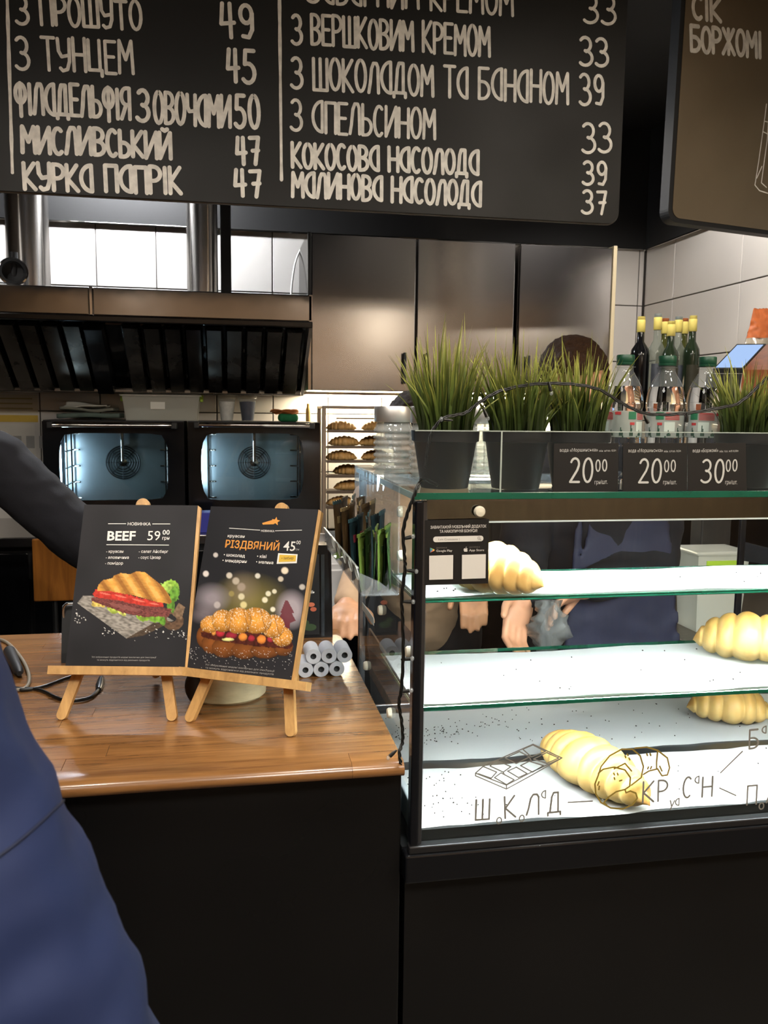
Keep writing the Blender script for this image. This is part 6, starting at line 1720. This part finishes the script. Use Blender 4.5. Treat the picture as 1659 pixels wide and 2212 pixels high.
# tall cupboard carrying bottles and screen
SZ = 1.50
t = thing('shelf_unit', (1.62, 2.75, .916), 'dark shelf unit on the worktop carrying the bottles', 'shelf')
MB().box((1.40, 2.62, SZ - .025), (1.872, 3.08, SZ), .003).build('shelf_board', M_BLACK, t)
for xx in (1.40, 1.85):
    MB().box((xx, 2.62, .916), (xx + .02, 3.08, SZ - .026)).build('side', M_BLACK, t)
MB().box((1.42, 3.06, .916), (1.85, 3.08, SZ - .026)).build('back', M_BLACK, t)
def tall_bottle(px, pytop, Y, kind, label):
    c = aY(px, pytop, Y); h_ = c.z - SZ; r = .033 if kind == 'dark' else .029
    t = thing('glass_bottle', (c.x, Y, SZ), label, 'bottle', 'bottles on the rear shelf')
    m = {'dark': mat('bottle_black', '0a0a0c', .12), 'clear': glass('bottle_clear', (.75, .8, .76), 1.5, 0, .12, (.6, .65, .6)), 'oil': mat('bottle_oil', '3c3f1e', .1, var=.2), 'green': mat('bottle_green', '1f2a1c', .12)}[kind]
    MB().lathe([(r * .9, 0), (r, .004), (r, h_ * .60), (r * .92, h_ * .66), (.013, h_ * .74), (.012, h_ * .86), (0, h_ * .86)], 28, (c.x, Y, SZ)).build('body', m, t, 50)
    MB().lathe([(.0135, h_ * .84), (.0145, h_ * .845), (.0145, h_ * .96), (.0135, h_ * .965)], 20, (c.x, Y, SZ)).build('neck_label', mat('yellow_label', 'd6c66a', .5), t, 40)
    MB().lathe([(.0125, h_ * .966), (.0130, h_ * .968), (.0130, h_ * 1.0), (0, h_ * 1.0)], 20, (c.x, Y, SZ)).build('stopper', {'dark': mat('yellow_label', 'd6c66a', .5), 'clear': mat('stopper_grey', '8b9494', .4), 'oil': mat('stopper_orange', 'a05c34', .4), 'green': mat('yellow_label', 'd6c66a', .5)}[kind], t, 40)
    if kind != 'dark':
        vs = []; fs = []
        for k in range(13):
            a = R(-150 + 120 * k / 12)
            for z in (h_ * .2, h_ * .5): vs.append((c.x + (r + .0006) * math.cos(a), Y + (r + .0006) * math.sin(a), SZ + z))
        for k in range(12): fs.append((2 * k, 2 * k + 2, 2 * k + 3, 2 * k + 1))
        MB().add(vs, fs).build('front_label', mat('lbl_' + kind, {'clear': '4a4f58', 'oil': '6a5f2c', 'green': '2e2d1e'}[kind], .5, var=.3, scale=60), t, True)
for px, py, Y, k, lab in ((1386, 684, 2.85, 'dark', 'black bottle with yellow neck, leftmost on the rear shelf'), (1422, 678, 2.86, 'clear', 'clear bottle with yellow neck label, second on the rear shelf'),
                          (1438, 688, 2.95, 'oil', 'amber-stoppered oil bottle behind the clear rear bottle'), (1451, 694, 2.80, 'green', 'shorter green bottle in the middle of the rear row'),
                          (1467, 684, 2.90, 'clear', 'clear bottle with grey stopper in the middle of the rear row'), (1480, 688, 2.98, 'oil', 'oil bottle with orange stopper at the back of the row'),
                          (1498, 682, 2.85, 'green', 'dark labelled bottle at the right end of the rear row')):
    tall_bottle(px, py, Y, k, lab)
# tilted screen with orange-brown stand
q = [(1540, 797), (1592, 743), (1662, 734), (1604, 797)]
A = aY(*q[0], 2.12); B = aY(*q[3], 2.08); D = aY(*q[1], 2.30); Cc = D + (B - A) * 1.05
nrm_ = (B - A).cross(D - A).normalized()
if nrm_.z < 0: nrm_ = -nrm_
t = thing('till_screen', (A + B) / 2 - Vector((0, 0, .06)), 'tilted till screen glowing pale blue, right of the bottles', 'screen')
MB().prism([A, B, Cc, D], -nrm_ * .012).build('bezel', M_BLACK, t)
ctr = (A + B + Cc + D) / 4
MB().prism([ctr + (p - ctr) * .90 + nrm_ * .0006 for p in (A, B, Cc, D)], -nrm_ * .0005).build('display', emitter('screen_blue', (.42, .60, .95), 1.0), t)
s0 = B + (B - A) * .02; s1 = Cc + (B - A) * .02
MB().prism([s0 - nrm_ * .002, s1 - nrm_ * .002, s1 + Vector((.01, .02, -.16)), s0 + Vector((.0, .01, -.09))], (B - A).normalized() * .12).build('stand_side', wood('stand_wood', '6b2f12', '9a4f22', .35, 2, .3, .05), t)
MB().prism([A - nrm_ * .013, B - nrm_ * .013, B + Vector((0, .02, -.11)), A + Vector((0, .02, -.11))], (0, .03, 0)).build('stand_front', M_BLACK, t)
zsb = min((B + Vector((0, .02, -.11))).z, (s0 + Vector((0, .01, -.09))).z)
# pedestal down to the worktop
MB().box((A.x + .03, A.y + .06, .916), (B.x + .06, A.y + .12, zsb + .05), .004).build('pedestal', M_BLACK, t)
# bag with orange top
c = aY(1640, 735, 2.7)
t = thing('snack_bag', (c.x, 2.75, SZ), 'translucent bag with orange top on the rear shelf at the right edge', 'bag')
zt3 = aY(1640, 662, 2.7).z
def bag(x0_, x1_, z0, z1, name, m, ysc=1.0):
    vs = []; fs = []; nx, nz = 20, 16
    for sd in (1, -1):
        for j in range(nz + 1):
            for i in range(nx + 1):
                u = i / nx; v = j / nz
                zz = z0 + (z1 - z0) * v
                full = (zz - SZ) / (zt3 - SZ)
                half = (x1_ - x0_) / 2 * (1 - .55 * max(0, full - .45) / .55)
                px = (x0_ + x1_) / 2 + (u * 2 - 1) * half + .004 * noise.noise(Vector((u * 5, v * 6, 1)))
                dy_ = .05 * ysc * (math.sin(math.pi * u) ** .6 if 0 < u < 1 else 0) * (1 - max(0, full) ** 3) + .004 * noise.noise(Vector((u * 8, v * 8, sd * 3)))
                vs.append((px, 2.75 - sd * dy_, zz + .006 * noise.noise(Vector((u * 6, 3, 0))) * v))
    N = (nx + 1) * (nz + 1)
    for sidx in (0, 1):
        for j in range(nz):
            for i in range(nx):
                q_ = sidx * N + j * (nx + 1) + i; fs.append((q_, q_ + 1, q_ + nx + 2, q_ + nx + 1))
    return MB().add(vs, fs).build(name, m, t, True)
zmid = SZ + (zt3 - SZ) * .72
bag(c.x - .035, c.x + .11, SZ + .003, zmid, 'clear_part', glass('bag_film', (.9, .86, .78), 1.5, .08, .35, (.75, .68, .55)))
bag(c.x - .035, c.x + .11, zmid, zt3, 'orange_top', mat('bag_orange', 'b8602c', .4, var=.3, scale=30))
# containers on the worktop seen through the case
c = aY(1560, 1200, 2.05)
t = thing('food_tub', (c.x, 2.1, .916), 'clear food tub with lid and lime stripe, seen through the case', 'container')
za = aY(1560, 1190, 2.05).z
tapered_bin(c.x - .075, c.x + .075, 2.04, 2.16, .916, za - .012, .012).build('tub', M_FROST, t)
MB().box((c.x - .08, 2.035, za - .012), (c.x + .08, 2.165, za), .005).build('lid', M_FROST, t)
MB().box((c.x - .05, 2.0395, za - .045), (c.x + .04, 2.0415, za - .025)).build('lime_stripe', mat('lime_plastic', '9fc23c', .4), t)

# ================================================================ people
M_SKIN = mat('skin', 'c58f70', .5, var=.08, scale=40, sss=.08)
M_SKIN2 = mat('skin_warm', 'c9946f', .5, var=.08, scale=40, sss=.08)
M_HAIRB = mat('hair_brown', '2e1d10', .7, spec=.15, var=.5, scale=60, stretch=(4, 4, 1), bump=.5, bscale=90)
M_HAIRD = mat('hair_dark', '180f0a', .7, spec=.15, var=.4, scale=60, stretch=(4, 4, 1), bump=.5, bscale=90)
M_NAVY = mat('navy_fleece', '0f1018', .92, var=.12, scale=30, bump=.1, bscale=200)
M_NAVYA = mat('navy_apron', '1f2238', .75, var=.15, scale=14, bump=.2, bscale=30)
M_BEIGE = mat('beige_rib_knit', 'b99a7c', .8, var=.08, scale=30)
M_BLUE = mat('blue_jacket', '0f2049', .75, var=.12, scale=7, bump=.15, bscale=18)
M_TROUS = mat('dark_trousers', '15161b', .85)
M_SHOE = mat('dark_shoes', '101010', .5)
def remeshed(mb, voxel, name, m, parent=None, it=6, fac=.5, wr=0.0, wsc=14, seed=0):
    o = mb.build('tmp', None, None)
    md = o.modifiers.new('r', 'REMESH'); md.mode = 'VOXEL'; md.voxel_size = voxel; md.use_smooth_shade = True
    if it:
        sm = o.modifiers.new('s', 'SMOOTH'); sm.iterations = it; sm.factor = fac
    bpy.context.view_layer.update()
    me = bpy.data.meshes.new_from_object(o.evaluated_get(bpy.context.evaluated_depsgraph_get()))
    bpy.data.objects.remove(o)
    n_ = len(me.vertices); co = np.zeros(n_ * 3); me.vertices.foreach_get('co', co); co = co.reshape(-1, 3)
    if wr:
        nr = np.zeros(n_ * 3); me.vertices.foreach_get('normal', nr); nr = nr.reshape(-1, 3)
        for i in range(n_):
            p = Vector(co[i]); q = Vector((p.x * wsc, p.y * wsc, p.z * wsc * 1.6 + seed))
            d_ = 1 - abs(noise.noise(q)) * 2
            co[i] += nr[i] * wr * (d_ * .7 + .6 * noise.noise(q * 2.3))
    if parent is not None:
        I = np.array(wmat(parent).inverted()); co = co @ I[:3, :3].T + I[:3, 3]
    me.vertices.foreach_set('co', co.ravel())
    me.materials.clear(); me.materials.append(m); me.name = name
    me.polygons.foreach_set('use_smooth', [True] * len(me.polygons))
    ob = bpy.data.objects.new(name, me); COL.objects.link(ob)
    if parent is not None: ob.parent = parent
    return ob
def V(*a): return Vector(a)
def hand(mb, w_, d_, pn, curl=35, side=1, sc=1.0):
    """wrist w_, finger direction d_, palm normal pn (the side the fingers curl towards)"""
    d_ = d_.normalized(); pn = (pn - d_ * pn.dot(d_)).normalized(); s_ = d_.cross(pn) * side
    M3 = Matrix((s_, d_, pn)).transposed()
    mb.ellipsoid(w_ + d_ * .045 * sc, (.040 * sc, .055 * sc, .017 * sc), 16, 10, M3)
    mb.capsule(w_ - d_ * .02, .026 * sc, w_ + d_ * .02, .026 * sc)
    for k, (off, ln) in enumerate(((-.030, .066), (-.010, .076), (.010, .071), (.029, .056))):
        b0 = w_ + d_ * .085 * sc + s_ * off * sc
        a1 = R(curl * .6); a2 = R(curl * 1.6)
        d1 = d_ * math.cos(a1) + pn * math.sin(a1); d2 = d_ * math.cos(a2) + pn * math.sin(a2)
        k1 = b0 + d1 * ln * .55 * sc; k2 = k1 + d2 * ln * .5 * sc
        mb.capsule(b0 - d_ * .012, .0098 * sc, k1, .0090 * sc, 10); mb.capsule(k1, .0090 * sc, k2, .0076 * sc, 10)
    tb = w_ + d_ * .022 * sc - s_ * .032 * sc
    td = (d_ * .65 - s_ * .6 + pn * .35).normalized()
    t1 = tb + td * .038 * sc; t2 = t1 + (d_ * .85 - s_ * .2 + pn * .4).normalized() * .03 * sc
    mb.capsule(tb, .0125 * sc, t1, .0105 * sc, 10); mb.capsule(t1, .0105 * sc, t2, .0085 * sc, 10)
def head(mb, c, f, u, sc=1.0):
    f = f.normalized(); u = (u - f * u.dot(f)).normalized(); r_ = f.cross(u)
    M3 = Matrix((r_, f, u)).transposed()
    def P(a, b_, c_): return c + (r_ * a + f * b_ + u * c_) * sc
    mb.ellipsoid(P(0, -.008, .02), (.074 * sc, .094 * sc, .095 * sc), 24, 16, M3)
    mb.ellipsoid(P(0, .028, -.045), (.058 * sc, .062 * sc, .072 * sc), 20, 14, M3)
    mb.capsule(P(0, .088, .008), .009 * sc, P(0, .103, -.022), .013 * sc)          # nose
    mb.ellipsoid(P(0, .088, -.055), (.024 * sc, .010 * sc, .011 * sc), 12, 8, M3)    # mouth
    mb.ellipsoid(P(0, .074, -.098), (.022 * sc, .018 * sc, .018 * sc), 12, 8, M3)    # chin
    mb.ellipsoid(P(0, .080, .026), (.050 * sc, .012 * sc, .010 * sc), 12, 8, M3)     # brow
    for s_ in (-1, 1): mb.ellipsoid(P(.076 * s_, -.012, -.012), (.010 * sc, .020 * sc, .032 * sc), 12, 8, M3)
    return P, M3
def person(J, label, sh_mat, sh_name, hair_m, skin, face, upv, voxel=.0065, wr=.004, curl=35, apron=None, sleeve_to=1.0, puff=.016, tor=(.145, .16), extra=None, armr=(.048, .038, .028), bald=False, seed=0, hair_len=.0):
    mb = MB()
    P, M3 = head(mb, J['head'], face, upv)
    mb.capsule(J['neck'], .055, J['head'] - upv * .05, .050)
    mb.capsule(J['hip'], tor[0] - .02, J['chest'], tor[1] - .025, 20); mb.capsule(J['chest'], tor[1] - .03, J['neck'], .06, 16)
    for s_ in ('l', 'r'):
        mb.capsule(J['neck'], .05, J['sh' + s_], .055); mb.capsule(J['sh' + s_], armr[0], J['el' + s_], armr[1]); mb.capsule(J['el' + s_], armr[1], J['wr' + s_], armr[2])
        hd = J.get('hd' + s_, (J['wr' + s_] - J['el' + s_])); pn = J.get('pn' + s_, V(0, 0, -1))
        hand(mb, J['wr' + s_], hd, pn, curl, 1 if s_ == 'r' else -1)
        sx_ = -.085 if s_ == 'l' else .085
        sx_ *= J.get('flip', 1)
        hj = J['hip'] + V(sx_, 0, -.04); kn = V(hj.x, hj.y - .02 * J.get('fwd', 1), .47); an = V(hj.x, hj.y, .085)
        mb.capsule(hj, .085, kn, .058); mb.capsule(kn, .057, an, .04); mb.capsule(an - V(0, 0, .03), .036, an + V(0, .13 * J.get('fwd', 1), -.05), .032)
    body = remeshed(mb, voxel * .8, 'person', skin, None, 2)
    # origin at the feet
    me = body.data; base = V(J['hip'].x, J['hip'].y, 0); me.transform(Matrix.Translation(-base)); body.location = base
    tag(body, label, 'person')
    # eyes
    for s_ in (-1, 1):
        MB().ellipsoid(P(.031 * s_, .078, .004), (.011, .009, .007), 12, 8).build('eye', mat('eye_white', 'b8b2aa', .3), body, True)
        MB().ellipsoid(P(.031 * s_, .0855, .003), (.0052, .0025, .0052), 12, 8).build('iris', mat('eye_brown', '2a1a10', .2), body, True)
    # upper garment
    mb = MB(); g = puff
    mb.capsule(J['hip'] + V(0, 0, -.05), tor[0] - .004 + g * .6, J['chest'], tor[1] - .012 + g * .6, 22); mb.capsule(J['chest'], tor[1] - .015 + g * .4, J['neck'] - V(0, 0, .02), .062 + g * .3, 18)
    for s_ in ('l', 'r'):
        mb.capsule(J['neck'] - V(0, 0, .02), .058, J['sh' + s_], .060 + g); mb.capsule(J['sh' + s_], armr[0] + .006 + g, J['el' + s_], armr[1] + .008 + g)
        mb.capsule(J['el' + s_], armr[1] + .008 + g, J['el' + s_].lerp(J['wr' + s_], sleeve_to), armr[2] + .005 + g * .7)
    if extra: extra(mb)
    garment = remeshed(mb, voxel * 1.35, sh_name, sh_mat, body, 5, .5, wr, 11, seed)
    # trousers and shoes
    mb = MB()
    for s_ in ('l', 'r'):
        sx_ = (-.085 if s_ == 'l' else .085) * J.get('flip', 1)
        hj = J['hip'] + V(sx_, 0, -.04); kn = V(hj.x, hj.y - .02 * J.get('fwd', 1), .47); an = V(hj.x, hj.y, .10)
        mb.capsule(J['hip'] + V(sx_ * .6, 0, 0), .118, hj - V(0, 0, .1), .1); mb.capsule(hj, .098, kn, .072); mb.capsule(kn, .072, an, .055)
    remeshed(mb, .012, 'trousers', M_TROUS, body, 4, .5, .003, 10, seed)
    for s_ in (-1, 1):
        hj = J['hip'] + V(.085 * s_, 0, 0)
        mb = MB(); mb.capsule(V(hj.x, hj.y - .02, .048), .047, V(hj.x, hj.y + .15 * J.get('fwd', 1), .042), .041)
        remeshed(mb, .008, 'shoe', M_SHOE, body, 3)
    # hair cap
    mb = MB()
    mb.ellipsoid(P(0, -.018, .032), (.083, .098, .094), 24, 16, M3)
    mb.ellipsoid(P(0, -.06, -.02), (.070, .052, .07 + hair_len), 20, 14, M3)
    mb.ellipsoid(P(.012, .045, .088), (.055, .042, .030), 16, 10, M3)
    hr = remeshed(mb, .006, 'hair', hair_m, body, 2, .5, .006, 34, seed + 3)
    # carve the hair away from the face
    bm = bmesh.new(); bm.from_mesh(hr.data); dl = []
    f_ = face.normalized(); u_ = (upv - f_ * upv.dot(f_)).normalized()
    for v_ in bm.verts:
        q = v_.co + base - J['head']
        if q.dot(f_) > .045 and q.dot(u_) < .070: dl.append(v_)
    bmesh.ops.delete(bm, geom=dl, context='VERTS'); bm.to_mesh(hr.data); bm.free()
    return body, P

# worker behind the pastry case, looking down
J = dict(hip=V(.965, 2.14, .92), chest=V(.945, 2.10, 1.24), neck=V(.90, 2.05, 1.42), head=V(.835, 1.985, 1.555),
         shl=V(.775, 2.08, 1.36), ell=V(.735, 2.03, 1.12), wrl=V(.690, 1.885, 1.075), hdl=V(-.35, -.25, -.9), pnl=V(.3, -.9, 0),
         shr=V(1.13, 2.08, 1.35), elr=V(1.08, 2.00, 1.12), wrr=V(.86, 1.895, 1.085), hdr=V(-.9, -.1, -.35), pnr=V(0, -.5, -.9), fwd=-1)
w1, P = person(J, 'person in navy sweatshirt and apron bending behind the lit pastry case', M_NAVY, 'sweatshirt', M_HAIRB, M_SKIN, V(-.10, -1, -.45), V(-.08, -.25, 1), sleeve_to=.92, seed=2)
mb = MB()
mb.prism([(.82, 1.955, .60), (1.15, 1.955, .60), (1.13, 1.940, .93), (1.09, 1.945, 1.22), (1.05, 1.96, 1.31), (.88, 1.96, 1.31), (.84, 1.945, 1.22), (.82, 1.940, .93)], (0, .012, 0))
remeshed(mb, .008, 'apron', M_NAVYA, w1, 4, .5, .004, 9, 4)
for s_ in (-1, 1):
    MB().tube(smooth_path([(.965 + .07 * s_, 1.962, 1.30), (.95 + .08 * s_, 1.99, 1.40), (.93 + .07 * s_, 2.08, 1.46)], 5), .006).build('apron_strap', M_NAVYA, w1, True)
# crumpled clear bag in the hands
c = V(.735, 1.845, 1.0)
mb = MB(); vs = []; fs = []
for j in range(15):
    v = j / 14; zz = 1.065 - .165 * v; rr = .016 + .034 * math.sin(math.pi * min(1, v * .9 + .1)) * (1 - .3 * v)
    for i in range(22):
        a = 2 * math.pi * i / 22; q = rr * max(.25, 1 + 1.1 * noise.noise(V(math.cos(a) * 3.4, math.sin(a) * 3.4, v * 7)) - .3 * abs(math.sin(3 * a + 5 * v)))
        vs.append((c.x + q * math.cos(a) * .9, c.y + q * math.sin(a) * .7, zz + .01 * noise.noise(V(math.cos(a) * 3, math.sin(a) * 3, 3))))
for j in range(14):
    for i in range(22): fs.append((j * 22 + i, j * 22 + (i + 1) % 22, (j + 1) * 22 + (i + 1) % 22, (j + 1) * 22 + i))
fs.append(tuple(14 * 22 + i for i in range(22)))
tag(mb.add(vs, fs).build('plastic_bag', glass('bag_clear', (.8, .82, .82), 1.3, .2, .25, (.38, .38, .38)), None, True), 'crumpled clear plastic bag held by the worker behind the case', 'bag')

# worker with beige sleeve bending over the counter
J = dict(hip=V(.60, 2.52, .93), chest=V(.53, 2.43, 1.14), neck=V(.515, 2.37, 1.30), head=V(.508, 2.29, 1.425),
         shl=V(.415, 2.41, 1.235), ell=V(.385, 2.33, 1.10), wrl=aY(750, 1308, 2.10), hdl=aZ(738, 1375, CZ_ + .03) - aY(750, 1308, 2.10), pnl=V(0, -.3, -1),
         shr=V(.645, 2.41, 1.235), elr=V(.69, 2.36, 1.10), wrr=V(.66, 2.22, 1.03), fwd=-1)
person(J, 'person in beige ribbed sweater bending over the counter behind the jars', M_BEIGE, 'sweater', M_HAIRD, M_SKIN2, V(-.15, -1, -.75), V(-.05, -.45, 1), sleeve_to=.93, puff=.006, seed=5, tor=(.13, .14))

# worker at the left, arm reaching behind the poster
J = dict(hip=V(-1.0, 2.58, .93), chest=V(-.84, 2.50, 1.20), neck=V(-.78, 2.44, 1.40), head=V(-.83, 2.36, 1.53),
         shl=V(-.98, 2.46, 1.33), ell=V(-1.02, 2.30, 1.10), wrl=V(-.86, 2.15, 1.02),
         shr=V(-.615, 2.47, 1.345), elr=V(-.395, 2.44, 1.135), wrr=V(-.20, 2.33, 1.045), pnr=V(0, 0, -1), fwd=-1)
person(J, 'person in dark navy sweatshirt reaching behind the left poster', M_NAVY, 'sweatshirt', M_HAIRD, M_SKIN, V(.3, -1, -.3), V(0, -.1, 1), sleeve_to=.95, puff=.030, seed=8)

# customer in blue at the left foreground
J = dict(hip=V(-.43, .42, .95), chest=V(-.41, .45, 1.25), neck=V(-.42, .46, 1.45), head=V(-.44, .48, 1.62),
         shl=V(-.61, .45, 1.38), ell=V(-.70, .47, 1.10), wrl=V(-.62, .62, .95),
         shr=V(-.219, .50, 1.360), elr=V(-.099, .47, 1.083), wrr=V(-.13, .62, .93), fwd=1)
def jk(mb): pass
cu_, P = person(J, 'person in bright blue jacket at the left foreground, turned to the counter', M_BLUE, 'jacket', M_HAIRD, M_SKIN, V(0, 1, -.1), V(0, 0, 1), sleeve_to=1.0, puff=.028, seed=11, wr=.006)
# stitched sleeve seam on the jacket: points found on the sleeve's own surface
from mathutils.bvhtree import BVHTree
jac = [c_ for c_ in cu_.children if c_.name.startswith('jacket')][0]
Mj = wmat(jac); vj = [Mj @ v_.co for v_ in jac.data.vertices]
bv = BVHTree.FromPolygons(vj, [tuple(p_.vertices) for p_ in jac.data.polygons])
sp = []
for k in range(15):
    f_ = k / 14
    hit = bv.ray_cast(EYE, ray(150 - 200 * f_, 1715 + 165 * f_ + 12 * math.sin(f_ * 3)).normalized())
    if hit[0] is not None: sp.append(hit[0] + hit[1] * .0004)
if len(sp) > 3: MB().tube(sp, .0009, 8).build('sleeve_seam', mat('jacket_seam', '0a1430', .7), cu_, True)
